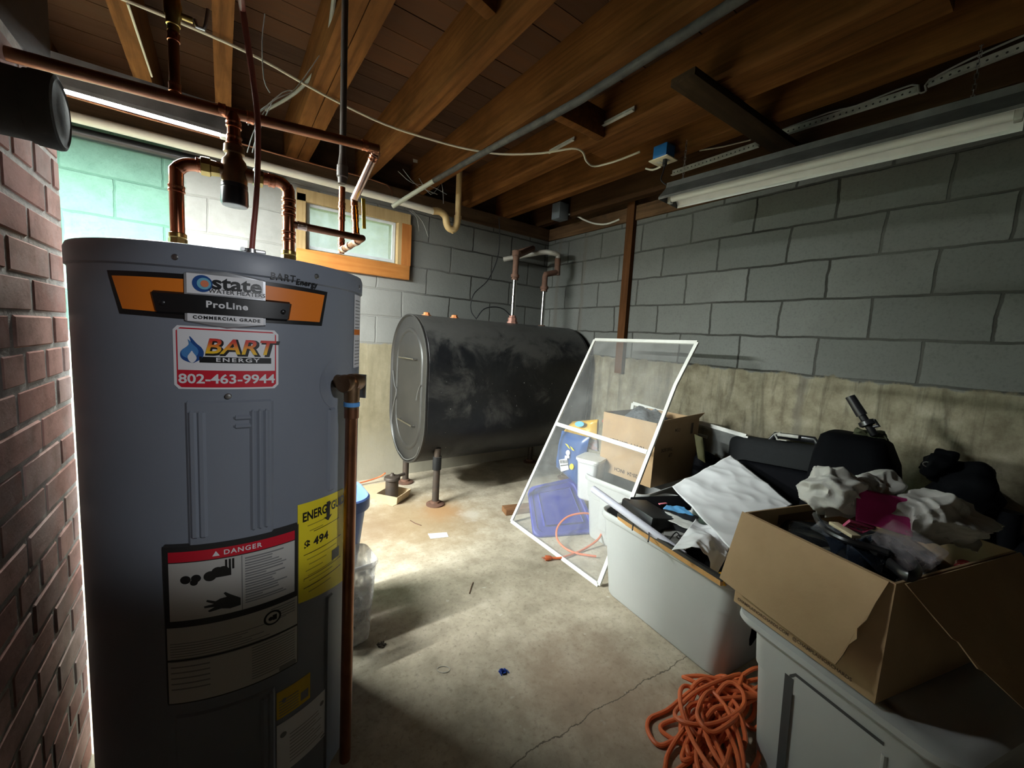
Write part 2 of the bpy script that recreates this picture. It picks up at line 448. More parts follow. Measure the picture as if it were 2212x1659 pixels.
# brick pier of the chimney
mb = MB(); BX, BY0, BY1 = -.297, .42, 1.382
mb.mi = 1; mb.bb(-.95, BX-.0010, BY0+.01, BY1-.0010, 0, 1.64); mb.mi = 0
pitch = .0677; row = 0; z = .004
while z < 1.60:
    hdr = row % 6 == 3
    ln = .105 if hdr else .208
    y = BY1 - ((.0 if row % 2 else .104) if not hdr else .052)
    spans = []
    if y < BY1 - .01: spans.append((y, BY1))
    while y > BY0:
        spans.append((max(y-ln, BY0), y)); y -= ln
    for a, c in spans:
        mb.val = random.random()
        j = random.uniform(.0004, .0024); g = .0064
        mb.box((BX-.035+j, (a+c)/2, z+.031), (.07, (c-a)-2*g+random.uniform(-.003, .002), .0595+random.uniform(-.003, .002)),
               Matrix.Rotation(random.uniform(-.012, .012), 3, 'X') @ Matrix.Rotation(random.uniform(-.005, .005), 3, 'Z'), bevel=.0035, seg=1)
    x = BX - .09 - (.05 if row % 2 else 0)
    while x > -.95:
        mb.val = random.random()
        mb.box((x-.1, BY1-.035+random.uniform(-.003, .003), z+.029), (.196, .07, .056), bevel=.005, seg=1); x -= .208
    row += 1; z += pitch
struct(mb, 'wall_left', brick_mats(), smooth=30)
struct(MB().bb(-.95, BX-.001, BY0, BY1-.004, 1.64, ZS), 'trim_5', M_joistdark, smooth=0)
# sill timbers on the walls
struct(MB().bb(XL, XR+.18, YB-.02, YB+.18, ZT, ZJ), 'trim_1', M_sill, smooth=0)
struct(MB().bb(XR-.02, XR+.18, YF, YB-.02, ZT, ZJ), 'trim_2', M_sillY, smooth=0)
struct(MB().bb(XL, XR+.18, YB+.12, YB+.18, ZJ, ZS), 'trim_3', M_sill, smooth=0)
struct(MB().bb(XR+.1, XR+.16, YF, YB+.12, ZJ, ZS), 'trim_4', M_sillY, smooth=0)
# boards of the floor above
mb = MB(); y = YF-.2
while y < YB+.2:
    w = random.choice((.135, .14, .145)); x0 = XL-.2
    cuts = [XL-.2, random.choice((-.28, .02, .42, .82)), random.choice((1.22, 1.65, 2.05)), XR+.2]
    for a, c in zip(cuts, cuts[1:]):
        mb.val = random.random(); dz = random.uniform(0, .003)
        mb.bb(a, c-.002, y, y+w-.004, ZS+dz, ZS+.022)
    y += w
mb.val = .1; mb.bb(XL-.2, XR+.2, YF-.2, YB+.2, ZS+.025, ZS+.05)
struct(mb, 'ceiling', subfloor_mat(), smooth=0)

# joists
def joist(x0, x1, y0, y1, label, mat=M_joist, z0=ZJ, name='ceiling_joist', group='ceiling joists', ragged=False):
    mb = MB()
    n = 26; zt = ZS-.001
    rings = []
    for i in range(n+1):
        y = y0 + (y1-y0)*i/n
        wob = lambda k: .004*noise.noise(Vector((x0*3+k, y*2.1, k)))
        zz = z0
        if ragged and i < 3: zz = z0 + (.05, .022, .006)[i]
        rings.append([(x0+wob(1), y, zz+wob(3)), (x1+wob(2), y, zz+wob(4)), (x1+wob(2), y, zt), (x0+wob(1), y, zt)])
    mb.loft(rings)
    o = mb.build(name, mat, None, label, smooth=30, cat='joist', group=group)
    return o
YE = YB+.115
for x_ in (-2.45, -2.85, -3.25, -3.65):
    joist(x_, x_+.06, YF, YE, 'rough timber joist at the far left end of the cellar', group='far left ceiling joists')
joist(-2.05, -1.99, YF, YE, 'rough timber joist between the lit shop light and the added one')
joist(-1.65, -1.59, YF, YE, 'rough timber joist over the added far left shop light')
joist(-1.25, -1.19, YF, YE, 'rough timber joist over the dark bay left of the brick pier')
joist(-.72, -.66, BY1+.01, YE, 'rough timber joist ending against the back of the brick pier')
joist(-.312, -.25, YF, YE, 'tan timber joist just left of the valved copper riser')
joist(-.018, .045, YF, YE, 'tan timber joist directly above the mixing valve')
joist(.335, .398, YF, YE, 'left half of the doubled timber joist left of the window')
joist(.402, .465, YF, YE, 'right half of the doubled timber joist left of the window')
joist(.79, .86, YF, YE, 'wide bare timber joist ending over the small window')
joist(1.21, 1.27, YF, YE, 'timber joist with the dark iron conduit along its side')
joist(1.62, 1.68, YF, YE, 'timber joist carrying two short white metal strips')
joist(2.015, 2.075, YF, YE, 'timber joist beside the blue outlet box')
joist(2.40, 2.46, YF, YE, 'dark timber joist nearest the right block wall', M_joistdark)
joist(1.684, 1.80, .35, 1.72, 'wide plank with a split end nailed beside the joist with two white strips', name='sister_plank', group=None, ragged=False)

# ------------------------------------------------------------------ window and what lies outside it
M_vinyl = pm('window_vinyl', (.66, .70, .72), .5, nscale=8)
def pane_mat():
    m, nt, b, out = nodes('dirty_window_glass')
    t = N(nt, 'ShaderNodeBsdfTransparent'); t.inputs[0].default_value = (.95, 1, .97, 1)
    d = N(nt, 'ShaderNodeBsdfTranslucent'); d.inputs[0].default_value = (.86, .90, .80, 1)
    g = N(nt, 'ShaderNodeBsdfGlossy'); g.inputs['Roughness'].default_value = .08
    a = N(nt, 'ShaderNodeMixShader'); c = N(nt, 'ShaderNodeMixShader')
    f = noise_fac(nt, coords(nt), 9, 8, .7)
    L(nt, ramp(nt, f, [(.3, gray(.45)), (.7, gray(.75))]), a.inputs[0]); L(nt, t.outputs[0], a.inputs[1]); L(nt, d.outputs[0], a.inputs[2])
    c.inputs[0].default_value = .05; L(nt, a.outputs[0], c.inputs[1]); L(nt, g.outputs[0], c.inputs[2]); L(nt, c.outputs[0], out.inputs[0])
    return m
win = thing('window_1', None, None, (WX0, YB, WZ0), kind='structure')
mb = MB()      # opening lined with boards
mb.bb(WX0, WX0+.02, YB-.015, YB+.2, WZ0, WZ1); mb.bb(WX1-.02, WX1, YB-.015, YB+.2, WZ0, WZ1)
mb.bb(WX0+.02, WX1-.02, YB-.015, YB+.2, WZ1-.02, WZ1); mb.bb(WX0+.02, WX1-.02, YB-.0, YB+.2, WZ0, WZ0+.012)
mb.build('jamb', M_tan, win, smooth=0)
mb = MB().bb(.40, WX0+.012, YB-.03, YB-.002, WZ0, 2.02).bb(.40, 1.17, YB-.03, YB-.002, WZ1-.035, 2.05)
mb.bb(1.078, 1.105, YB-.03, YB-.002, WZ0, WZ1-.036)
mb.build('casing', M_tanZ, win, smooth=0)
MB().bb(1.106, 1.178, YB-.034, YB-.002, 1.668, WZ1-.036).build('side_board', M_orangeZ, win, smooth=0)
MB().box((.785, YB-.022, 1.616), (.772, .04, .104), bevel=.003).build('sill_board', M_orange, win, smooth=30)
mb = MB(); a0, a1, b0, b1, yy = .465, 1.075, 1.685, 1.985, YB+.05
for x0, x1, z0, z1 in ((a0, a1, b0, b0+.022), (a0, a1, b1-.022, b1), (a0, a0+.022, b0+.022, b1-.022), (a1-.022, a1, b0+.022, b1-.022)):
    mb.bb(x0, x1, yy-.018, yy+.018, z0, z1)
mb.build('sash', M_vinyl, win, smooth=0)
MB().bb(a0+.02, a1-.02, yy-.002, yy+.002, b0+.02, b1-.02).build('pane', pane_mat(), win, smooth=0)
def grass_mat():
    m, nt, b, out = nodes('sunny_grass_bank')
    v = coords(nt); f = noise_fac(nt, v, 3.2, 8, .75); g = noise_fac(nt, v, 30, 4, .7)
    c = ramp(nt, f, [(.3, (.16, .26, .06)), (.55, (.34, .46, .14)), (.75, (.62, .70, .34))])
    L(nt, mixc(nt, ramp(nt, g, [(.3, gray(.4)), (.55, gray(0))]), c, (.07, .13, .03)), b.inputs['Base Color']); b.inputs['Roughness'].default_value = .9
    return m
mb = MB()
mb.grid(lambda u, v: Vector((-3+8*u, YB+.2+5*v, 1.60+.62*v+.05*noise.noise(Vector((u*9, v*7, 1))))), 30, 20)
mb.build('outdoor_ground', grass_mat(), None, None, loc=(0, 0, 0), kind='structure')

# ------------------------------------------------------------------ more materials
M_copper = pm('copper', (.62, .26, .14), .27, 1.0, col2=(.40, .14, .075), nscale=14, spread=.2)
M_copperdull = pm('tarnished_copper', (.42, .19, .105), .38, 1.0, col2=(.22, .10, .06), nscale=10, spread=.2)
M_copperlite = pm('bright_copper', (.82, .62, .50), .3, 1.0, col2=(.66, .42, .32), nscale=12)
M_brass = pm('brass', (.52, .38, .13), .32, 1.0, col2=(.30, .20, .07), nscale=20)
M_bronze = pm('bronze', (.34, .22, .13), .4, 1.0, col2=(.18, .11, .065), nscale=25)
M_blackpl = pm('black_plastic', (.012, .012, .014), .3, nscale=20)
M_blackmat = pm('black_fabric', (.003, .003, .004), .85, nscale=40, bumps=.3, bscale=220, spec=.08)
M_blackshiny = pm('black_plastic_film', (.010, .011, .014), .22, nscale=12, bumps=.6, bscale=30)
M_greysteel = pm('grey_enamel', (.20, .222, .262), .42, col2=(.185, .205, .243), nscale=5, bumps=.04, bscale=90, spec=.45)
M_zinc = pm('zinc_steel', (.5, .5, .5), .35, 1.0, nscale=30)
M_chrome = pm('bright_steel_pipe', (.55, .54, .52), .2, 1.0, nscale=30)
M_iron = pm('black_iron', (.045, .04, .036), .6, .3, col2=(.07, .045, .03), nscale=25, bumps=.2)
M_rust = pm('rusty_iron', (.17, .08, .05), .8, .2, col2=(.08, .045, .03), nscale=25, bumps=.4)
M_white = pm('white_paint', (.70, .70, .67), .5, col2=(.60, .60, .56), nscale=9)
M_dirtywhite = pm('dirty_white_metal', (.50, .50, .46), .5, col2=(.24, .23, .20), nscale=14, spread=.18)
M_pvc = pm('white_pvc', (.72, .69, .62), .4, col2=(.60, .56, .48), nscale=7)
M_pvcold = pm('yellowed_pvc', (.62, .45, .22), .5, col2=(.48, .33, .15), nscale=9)
M_greyduct = pm('sooty_grey_metal', (.10, .10, .094), .85, 0.0, col2=(.06, .06, .056), nscale=9, bumps=.15, spec=.1)
M_label = flatm('label_white', (.72, .72, .74), .45)
M_ink = flatm('label_black', (.008, .008, .009), .4)
M_red = flatm('label_red', (.55, .012, .03), .4)
M_labelorange = flatm('label_orange', (.72, .19, .015), .45)
M_yellow = flatm('label_yellow', (.80, .66, .02), .5)
M_blue = flatm('logo_blue', (.015, .07, .26), .4)
M_teal = flatm('logo_teal', (.16, .42, .55), .4)
M_lightblue = flatm('flame_light_blue', (.30, .50, .78), .4)
M_silver = pm('silver_plastic', (.46, .47, .49), .3, .5, nscale=20)
M_greyink = flatm('label_grey_print', (.20, .20, .20), .5)

# ------------------------------------------------------------------ water heater
HC = Vector((.03, 1.227, 0)); HR = .285; HT = 1.295
def hp(th, z, off=0.0):
    t = rad(th); r = HR+off
    return Vector((HC.x + r*math.sin(t), HC.y - r*math.cos(t), z))
heater = thing('water_heater', 'tall grey cylindrical water heater with white and orange stickers beside the brick pier', 'water heater', HC)
mb = MB(); n = 96
prof = [(0.0, .270), (.012, .278), (.02, HR), (.40, HR), (.8, HR), (1.256, HR)]
mb.lathe((HC.x, HC.y, 0), (0, 0, 1), prof, n)
mb.build('jacket', M_greysteel, heater, smooth=35)
MB().lathe((HC.x, HC.y, 0), (0, 0, 1), [(1.250, HR+.0005), (1.253, HR+.004), (1.285, HR+.004), (1.293, HR+.001), (HT, HR-.008), (HT-.004, .02)], n).build('lid', M_greysteel, heater, smooth=35)
def patch(mb, c, off, nu=16, nv=2, skirt=None):
    """c: four (angle, height) corners: bottom left, bottom right, top right, top left"""
    def P(u, v, o):
        th = (c[0][0]*(1-u)+c[1][0]*u)*(1-v) + (c[3][0]*(1-u)+c[2][0]*u)*v
        zz = (c[0][1]*(1-u)+c[1][1]*u)*(1-v) + (c[3][1]*(1-u)+c[2][1]*u)*v
        return hp(th, zz, o)
    mb.grid(lambda u, v: P(u, v, off), nu, nv)
    if skirt is not None:
        s = skirt
        e = .18
        for q in ('b', 't', 'l', 'r'):
            def E(a, b, q=q):
                if q == 'b': return P(a, 0, off) if b > .5 else P(a, 0, s) + Vector((0, 0, -.004))
                if q == 't': return P(a, 1, off) if b > .5 else P(a, 1, s) + Vector((0, 0, .004))
                du = .5/(abs(c[1][0]-c[0][0])*HR*PI/180)*.010
                if q == 'l': return P(0, a, off) if b > .5 else P(-du, a, s)
                return P(1, a, off) if b > .5 else P(1+du, a, s)
            mb.grid(E, nu, 1)
    return mb
def rect(t0, t1, z0, z1): return ((t0, z0), (t1, z0), (t1, z1), (t0, z1))
def rrect(mb, t0, t1, z0, z1, off, rad_m):
    """label with rounded corners, wrapped on the jacket"""
    k = HR*PI/180; w = (t1-t0)*k/2; h = (z1-z0)/2; ct, cz = (t0+t1)/2, (z0+z1)/2; nu = 24
    cols = []
    for i in range(nu+1):
        x = -w + 2*w*i/nu
        d = max(0, abs(x)-(w-rad_m)); hh = h - (rad_m - math.sqrt(max(rad_m**2-d*d, 0)))
        cols.append((ct+x/k, hh))
    V = [(mb.bm.verts.new(hp(t, cz-hh, off)), mb.bm.verts.new(hp(t, cz+hh, off))) for t, hh in cols]
    for a, b in zip(V, V[1:]): mb._f([a[0], b[0], b[1], a[1]])
    return mb
def disc(mb, t, z, r, off, n=28, sy=1.0):
    k = HR*PI/180
    return mb.flat([hp(t+math.cos(2*PI*i/n)*r/k, z+math.sin(2*PI*i/n)*r*sy, off) for i in range(n)])
def shape(mb, pts, off):
    k = HR*PI/180
    return mb.flat([hp(x, z, off) for x, z in pts])
def htext(mb, body, size, t, z, off, **k):
    kk = HR*PI/180
    return put_text(mb, body, size, lambda x, y: hp(t+x/kk, z+y, off), **k)
# embossed access panels
mb = MB(); patch(mb, rect(-17.6, 9.5, .62, 1.004), .004, 24, 6, 0)
mb.build('upper_access_panel', M_greysteel, heater, smooth=20)
mb = MB()
for t0, t1 in ((-16.6, -15.4), (-13.9, -12.7), (2.8, 3.4), (5.2, 5.8), (7.4, 8.0)):
    patch(mb, rect(t0, t1, .74, .986), .0075, 3, 6, .0035)
for z0 in (.955, .972): patch(mb, rect(-2.5, 2.2, z0, z0+.004), .0075, 6, 1, .0035)
mb.build('panel_rib', M_greysteel, heater, smooth=20)
mb = MB(); patch(mb, rect(-24, 9.8, .05, .357), .004, 24, 6, 0); patch(mb, rect(6.1, 7.4, .06, .345), .009, 3, 6, .004); patch(mb, rect(8.4, 9.7, .06, .35), .009, 3, 6, .004)
mb.build('lower_access_panel', M_greysteel, heater, smooth=20)
for a_ in ((36.5, 39.5, .02, .500), (36.5, 39.5, .775, .97), (54, 60, .02, .92)):
    mb = MB(); patch(mb, rect(*a_), .004, 5, 8, 0); mb.build('jacket_rib', M_greysteel, heater, smooth=20)
for t, z in ((-19.9, 1.268), (27.8, 1.268), (-4.7, 1.017), (62, 1.268)):
    mb = MB(); nrm = (hp(t, z, 1)-hp(t, z, 0)).normalized(); mb.lathe(hp(t, z, -.002), nrm, [(0, .0055), (.007, .0055), (.0085, .004), (.009, .001)], 12); mb.build('screw', M_zinc, heater, smooth=35)
# brand plate
mb = MB()
patch(mb, ((-39.3, 1.162), (-17, 1.159), (-17, 1.240), (-43.6, 1.237)), .0010, 20, 2); wl_ = mb.build('brand_wing', M_ink, heater)
mb = MB(); patch(mb, ((7.4, 1.162), (31.2, 1.163), (34.2, 1.239), (7.4, 1.243)), .0010, 20, 2); wr_ = mb.build('brand_wing', M_ink, heater)
mb = MB(); patch(mb, ((-38.0, 1.171), (-17, 1.168), (-17, 1.231), (-41.6, 1.228)), .0017, 20, 2); mb.build('wing_colour', M_labelorange, wl_)
mb = MB(); patch(mb, ((7.4, 1.170), (29.9, 1.171), (32.4, 1.231), (7.4, 1.235)), .0017, 20, 2); mb.build('wing_colour', M_labelorange, wr_)
mb = MB(); k_ = HR*PI/180
pts = []
for i in range(25):
    t = -17.4 + 25.0*i/24; pts.append((t, 1.1575-.009*(1-abs(i-12)/12), 1.241+.009*(1-abs(i-12)/12)))
V = [[mb.bm.verts.new(hp(t, z0, o)) for z0, o in ((a-.003, .0005), (a, .005), (c, .005), (c+.003, .0005))] for t, a, c in pts]
for p, q in zip(V, V[1:]):
    for j in range(3): mb._f([p[j], q[j], q[j+1], p[j+1]])
mb._f([V[0][j] for j in (0, 1, 2, 3)]); mb._f([V[-1][j] for j in (3, 2, 1, 0)])
plate = mb.build('brand_plate', M_silver, heater, smooth=30)
mb = MB(); patch(mb, rect(-16.6, 6.8, 1.207, 1.2425), .0056, 24, 1); mb.build('plate_face', M_label, plate)
mb = MB(); patch(mb, rect(-16.6, 6.8, 1.1565, 1.173), .0056, 24, 1); mb.build('plate_face', M_label, plate)
mb = MB(); patch(mb, ((-25.9, 1.171), (15.4, 1.1715), (16.4, 1.2035), (-27.2, 1.2035)), .0066, 40, 1, .0012)
mb.build('plate_bar', M_ink, plate, smooth=20)
for t in (-24.0, 13.7):
    mb = MB(); mb.lathe(hp(t, 1.186, .005), (hp(t, 1.186, 1)-hp(t, 1.186, 0)).normalized(), [(0, .005), (.003, .005), (.0045, .003), (.005, .001)], 14); mb.build('rivet', M_blackpl, plate, smooth=35)
mb = MB(); disc(mb, -11.9, 1.2255, .0152, .0062); mb.build('logo_ring', M_blue, plate)
mb = MB(); disc(mb, -11.4, 1.2255, .0105, .0066); mb.build('logo_ring_inner', M_teal, plate)
mb = MB(); disc(mb, -11.2, 1.2255, .0062, .0070); mb.build('logo_dot', pm('logo_orange', (.72, .22, .11), .45), plate)
mb = MB(); htext(mb, 'state', .034, -1.4, 1.2285, .0066, bold=.028, sx=1.16); htext(mb, 'WATER HEATERS', .0105, -1.3, 1.2135, .0066, sx=1.08)
mb.build('plate_lettering', M_ink, plate)
mb = MB(); htext(mb, 'ProLine', .0165, -4.6, 1.1885, .0074, bold=.03, spacing=1.12, sx=1.1)
mb.build('bar_lettering', M_label, plate)
mb = MB(); htext(mb, 'COMMERCIAL GRADE', .0078, -4.6, 1.1640, .0066, bold=.035, spacing=1.25, sx=1.12); mb.build('grade_lettering', M_ink, plate)
mb = MB(); htext(mb, 'BART', .0175, 14.0, 1.2545, .0008+.0035, bold=.022, spacing=1.15); htext(mb, 'Energy', .0155, 23.6, 1.2500, .0008+.0035, bold=.022, spacing=1.1)
mb.build('marker_writing', M_ink, heater, 'hand written black marker lettering')
# service sticker
mb = MB(); rrect(mb, -21.6, 12.3, 1.030, 1.1475, .0010, .008); stk = mb.build('service_sticker', M_label, heater)
mb = MB(); rrect(mb, -20.6, 11.4, 1.0335, 1.1440, .0014, .006); mb.build('sticker_border', M_red, stk)
mb = MB(); patch(mb, rect(-20.15, 10.95, 1.0660, 1.1415), .0018, 24, 1); mb.build('sticker_face', M_label, stk)
k_ = HR*PI/180
def flame(mb, s, off, cx, cz, inner=False):
    out_ = [(0, -.5), (.16, -.44), (.36, -.28), (.42, -.05), (.34, .16), (.18, .32), (-.06, .62), (-.03, .36), (-.16, .18), (-.36, .0), (-.40, -.2), (-.30, -.38)]
    in_ = [(0, -.46), (.14, -.34), (.17, -.18), (.06, .0), (.0, .10), (-.08, -.02), (-.16, -.16), (-.13, -.34)]
    P = in_ if inner else out_
    Q = []
    m = len(P)
    for i in range(m):
        a, b, c, d = [P[(i+j) % m] for j in (-1, 0, 1, 2)]
        for q in range(4):
            t = q/4
            Q.append(tuple(.5*((2*b[x]) + (c[x]-a[x])*t + (2*a[x]-5*b[x]+4*c[x]-d[x])*t*t + (3*b[x]-a[x]-3*c[x]+d[x])*t**3) for x in (0, 1)))
    mb.flat([hp(cx+x*s/k_, cz+z*s, off) for x, z in Q])
    return mb
flame(MB(), .044, .0022, -15.8, 1.1015).build('flame_logo', M_blue, stk)
flame(MB(), .032, .0026, -16.4, 1.103).build('flame_glow', pm('flame_mid_blue', (.07, .24, .55), .4), stk)
flame(MB(), .040, .0030, -15.7, 1.0980, True).build('flame_heart', M_label, stk)
mb = MB(); patch(mb, rect(-13.5, 9.6, 1.0805, 1.0918), .0022, 20, 1); mb.build('word_bar', M_ink, stk)
mb = MB(); htext(mb, 'BART', .0420, -.75+.3, 1.1095-.0012, .0023, bold=.045, shear=.22, sx=1.12); mb.build('word_shadow', M_ink, stk)
def bart_mat():
    m, nt, b, out = nodes('sticker_red_to_yellow')
    o = xyz(nt, coords(nt)); 
    L(nt, ramp(nt, smooth(nt, o[2], 1.096, 1.124), [(0, (.85, .55, .02)), (.5, (.82, .30, .03)), (1, (.60, .04, .03))]), b.inputs['Base Color']); b.inputs['Roughness'].default_value = .4
    return m
mb = MB(); htext(mb, 'BART', .0400, -1.0, 1.1105, .0029, bold=.015, shear=.22, sx=1.14); mb.build('word_face', bart_mat(), stk)
mb = MB(); htext(mb, 'ENERGY', .0105, -1.5, 1.0862, .0027, bold=.02, spacing=1.28, sx=1.5); mb.build('word_lettering', M_label, stk)
mb = MB(); htext(mb, '802-463-9944', .0245, -4.6, 1.0490, .0022, bold=.022, sx=1.12)
mb.build('phone_lettering', M_label, stk)
# energy label
mb = MB(); patch(mb, ((20.4, .531), (49.2, .508), (47.8, .760), (20.2, .766)), .0010, 20, 4); en = mb.build('energy_label', M_yellow, heater)
mb = MB(); htext(mb, 'ENERGYGUIDE', .0300, 36.4, .7315, .0016, bold=.03, sx=.70)
shape(mb, [(36.2, .700), (38.8, .712), (37.3, .712), (37.3, .748), (35.1, .748), (35.1, .712), (33.6, .712)][::-1], .0017)
htext(mb, '$ 494', .0270, 29.8, .664, .0016, bold=.035, spacing=1.05)
for z0, t0, t1 in ((.690, 28, 44), (.641, 23, 46), (.583, 23, 46), (.560, 23, 46), (.5795, 23, 23.4)):
    patch(mb, rect(t0, t1, z0, z0+.0016), .0016, 8, 1)
patch(mb, rect(39, 44.5, .590, .616), .0016, 6, 1)
mb.build('energy_lettering', M_ink, en)
M_brownprint = flatm('label_brown_print', (.34, .27, .02), .5)
for blk_ in ((0, 1), (5, 6, 7, 8, 9, 10, 11, 12)):
    mb = MB()
    for i in blk_:
        z0 = .708 - .0135*i
        patch(mb, rect(24+random.uniform(0, 2), random.uniform(33, 46), z0, z0+.0022), .0014, 8, 1)
    mb.build('energy_small_print', M_brownprint, en)
# warning label
mb = MB(); patch(mb, rect(-26.4, 19.8, .390, .723), .0060, 30, 6, .0005); wl = mb.build('warning_label', flatm('label_dark_edge', (.02, .02, .02), .5), heater, smooth=20)
mb = MB(); patch(mb, rect(-24.8, 18.4, .570, .690), .0065, 30, 2); patch(mb, rect(-26.0, 19.6, .488, .556), .0065, 30, 2); patch(mb, rect(-26.0, 19.6, .393, .4835), .0065, 30, 2)
mb.build('warning_face', flatm('label_cream', (.50, .49, .46), .5), wl)
mb = MB(); patch(mb, rect(-24.8, 18.4, .692, .713), .0066, 30, 1); mb.build('warning_band', M_red, wl)
mb = MB(); htext(mb, 'DANGER', .014, -.6, .7025, .0070, bold=.02, spacing=1.2)
shape(mb, [(-10.6, .6975), (-8.2, .6975), (-9.4, .708)], .0070)
mb.build('danger_lettering', M_label, wl)
mb = MB(); patch(mb, rect(-1.2, -.9, .571, .689), .0070, 1, 2)
for i in range(9):
    z0 = .680-.0115*i; patch(mb, rect(0, random.uniform(9, 16), z0, z0+.003), .0070, 8, 1); patch(mb, rect(0, random.uniform(6, 15), z0-.005, z0-.0025), .0070, 8, 1)
for i in range(5): patch(mb, rect(9, 18.5, .548-.006*i, .5502-.006*i), .0070, 8, 1)
for i in range(8): patch(mb, rect(-25, random.uniform(-4, 18), .521-.0055*i, .5228-.0055*i), .0070, 14, 1)
for i in range(13): patch(mb, rect(2, 18.5, .476-.006*i, .478-.006*i), .0070, 8, 1)
for i in range(5): patch(mb, rect(-25, -12, .470-.012*i, .473-.012*i), .0070, 8, 1)
rrect(mb, 12.0, 19.2, .3935, .4045, .0071, .004)
mb.build('warning_print', M_greyink, wl)
mb = MB()      # the scald pictogram: two taps and an open hand
for t, z, r in ((-19.3, .655, .0085), (-15.9, .656, .0080), (-16.6, .648, .0065), (-11.4, .657, .0105), (-9.0, .664, .010), (-7.2, .665, .009)): disc(mb, t, z, r, .0069)
patch(mb, rect(-9.5, -4.6, .652, .668), .0069, 4, 1)
for t in (-6.2, -5.0, -3.9): patch(mb, rect(t-.35, t+.35, .665, .687), .0069, 1, 1)
shape(mb, [(-1.6, .582), (-1.6, .598), (-5, .611), (-6.6, .618), (-7.2, .616), (-6.2, .607), (-8.2, .606), (-9.8, .602), (-12.6, .608), (-12.8, .604), (-10.4, .597), (-13.6, .595), (-13.4, .591), (-10.2, .590), (-12.4, .584), (-11.8, .581), (-8.0, .584), (-5, .580)], .0069)
mb.build('scald_pictogram', M_ink, wl)
mb = MB(); disc(mb, 9.6, .530, .0165, .0071); mb.build('manual_pictogram', M_ink, wl)
mb = MB(); disc(mb, 9.6, .530, .0125, .0075); mb.build('pictogram_disc', flatm('label_cream_b', (.50, .49, .46), .5), wl)
mb = MB(); disc(mb, 8.9, .529, .0045, .0078); patch(mb, rect(9.6, 11.2, .524, .536), .0078, 2, 1); mb.build('pictogram_figure', M_ink, wl)
mb = MB(); patch(mb, rect(11.4, 26.8, .270, .338), .0010, 10, 2); yl = mb.build('caution_label', flatm('label_amber', (.66, .45, .03), .5), heater)
mb = MB(); disc(mb, 14.5, .312, .005, .0015); patch(mb, rect(22, 25.8, .280, .302), .0015, 3, 1)
for i in range(6): patch(mb, rect(12.4, 21, .276+.007*i, .2785+.007*i), .0015, 4, 1)
mb.build('caution_print', M_greyink, yl)
mb = MB(); patch(mb, rect(11.4, 36.8, .125, .256), .0010, 14, 2); ll = mb.build('rating_label', M_label, heater)
mb = MB(); disc(mb, 14.2, .225, .007, .0015); disc(mb, 33.6, .226, .006, .0015); patch(mb, rect(33, 35.6, .130, .134), .0015, 3, 1)
for i in range(9): patch(mb, rect(17, random.uniform(28, 35), .142+.009*i, .144+.009*i), .0014, 6, 1)
mb.build('rating_print', M_greyink, ll)
mb = MB(); patch(mb, rect(56.5, 69, 1.062, 1.247), .0012, 8, 2); sl = mb.build('side_label', M_label, heater)
mb = MB(); patch(mb, rect(56.7, 68.8, 1.146, 1.160), .0017, 8, 1); mb.build('side_label_stripe', M_labelorange, sl)
for blk_ in (range(0, 8), range(11, 20)):
    mb = MB()
    for i in blk_: patch(mb, rect(58, 67, 1.070+.0085*i, 1.0722+.0085*i), .0016, 6, 1)
    mb.build('side_label_print', M_greyink, sl)
# relief valve and its drain tube
TH = 41.5; nrm = Vector((math.sin(rad(TH)), -math.cos(rad(TH)), 0)); tng = Vector((math.cos(rad(TH)), math.sin(rad(TH)), 0))
mb = MB(); disc(mb, TH+1.5, 1.030, .062, .0006, 40); mb.build('valve_dimple', M_greysteel, heater)
Vp = hp(TH, 1.035, .040)
mb = MB(); mb.cyl(hp(TH, 1.035, -.01), Vp, .016); mb.lathe(Vp-tng*.036, tng, [(0, .004), (.001, .019), (.006, .021), (.012, .021), (.013, .017), (.03, .0165), (.031, .021), (.052, .021), (.066, .017), (.068, .004)], 24)
mb.cyl(Vp, Vp+Vector((0, 0, -.042)), .0185, .0175); mb.cyl(Vp+Vector((0, 0, -.042)), Vp+Vector((0, 0, -.062)), .0165)
rv = mb.build('relief_valve', M_bronze, heater, smooth=35)
MB().lathe(Vp+Vector((0, 0, -.046)), (0, 0, -1), [(0, .017), (.0005, .0182), (.010, .0182), (.0105, .017)], 24).build('blue_ring', flatm('blue_tape', (.10, .33, .72), .5), rv, 'blue ring')
mb = MB(); mb.box(Vp+tng*.040+Vector((0, 0, -.012)), (.004, .022, .058), Matrix.Rotation(rad(TH), 3, 'Z'), bevel=.001); mb.cyl(Vp+tng*.02, Vp+tng*.043, .006)
mb.build('test_lever', M_zinc, rv, smooth=35)
zb = at(745, 1640, Y=Vp.y).z
mb = MB(); mb.lathe((Vp.x, Vp.y, Vp.z-.062), (0, 0, -1), [(0, .0165), (.022, .0165), (.023, .0140), (.024, .0138), (Vp.z-.062-zb, .0138)], 24)
mb.build('drain_tube', M_copperdull, heater, 'long copper drain tube', smooth=35)

# ------------------------------------------------------------------ capped flue on the brick pier
mb = MB(); FC = at(142, 250, Y=1.0)
mb.lathe((-.34, FC.y, FC.z), (1, 0, 0), [(0, .0500), (.098, .0500), (.099, .0525), (.106, .0525)], 40, cap=False)
fl = thing('flue_cap', 'sooty grey round flue stub with a cap sticking out of the brick pier', 'flue', (-.3, FC.y, FC.z))
mb.build('sleeve', M_greyduct, fl, smooth=35)
mb = MB(); mb.lathe((-.236, FC.y, FC.z), (1, 0, 0), [(0, .0540), (.022, .0555), (.027, .054), (.029, .049), (.027, .046), (.031, .03), (.032, .001)], 40)
mb.build('cap', M_greyduct, fl, smooth=50)

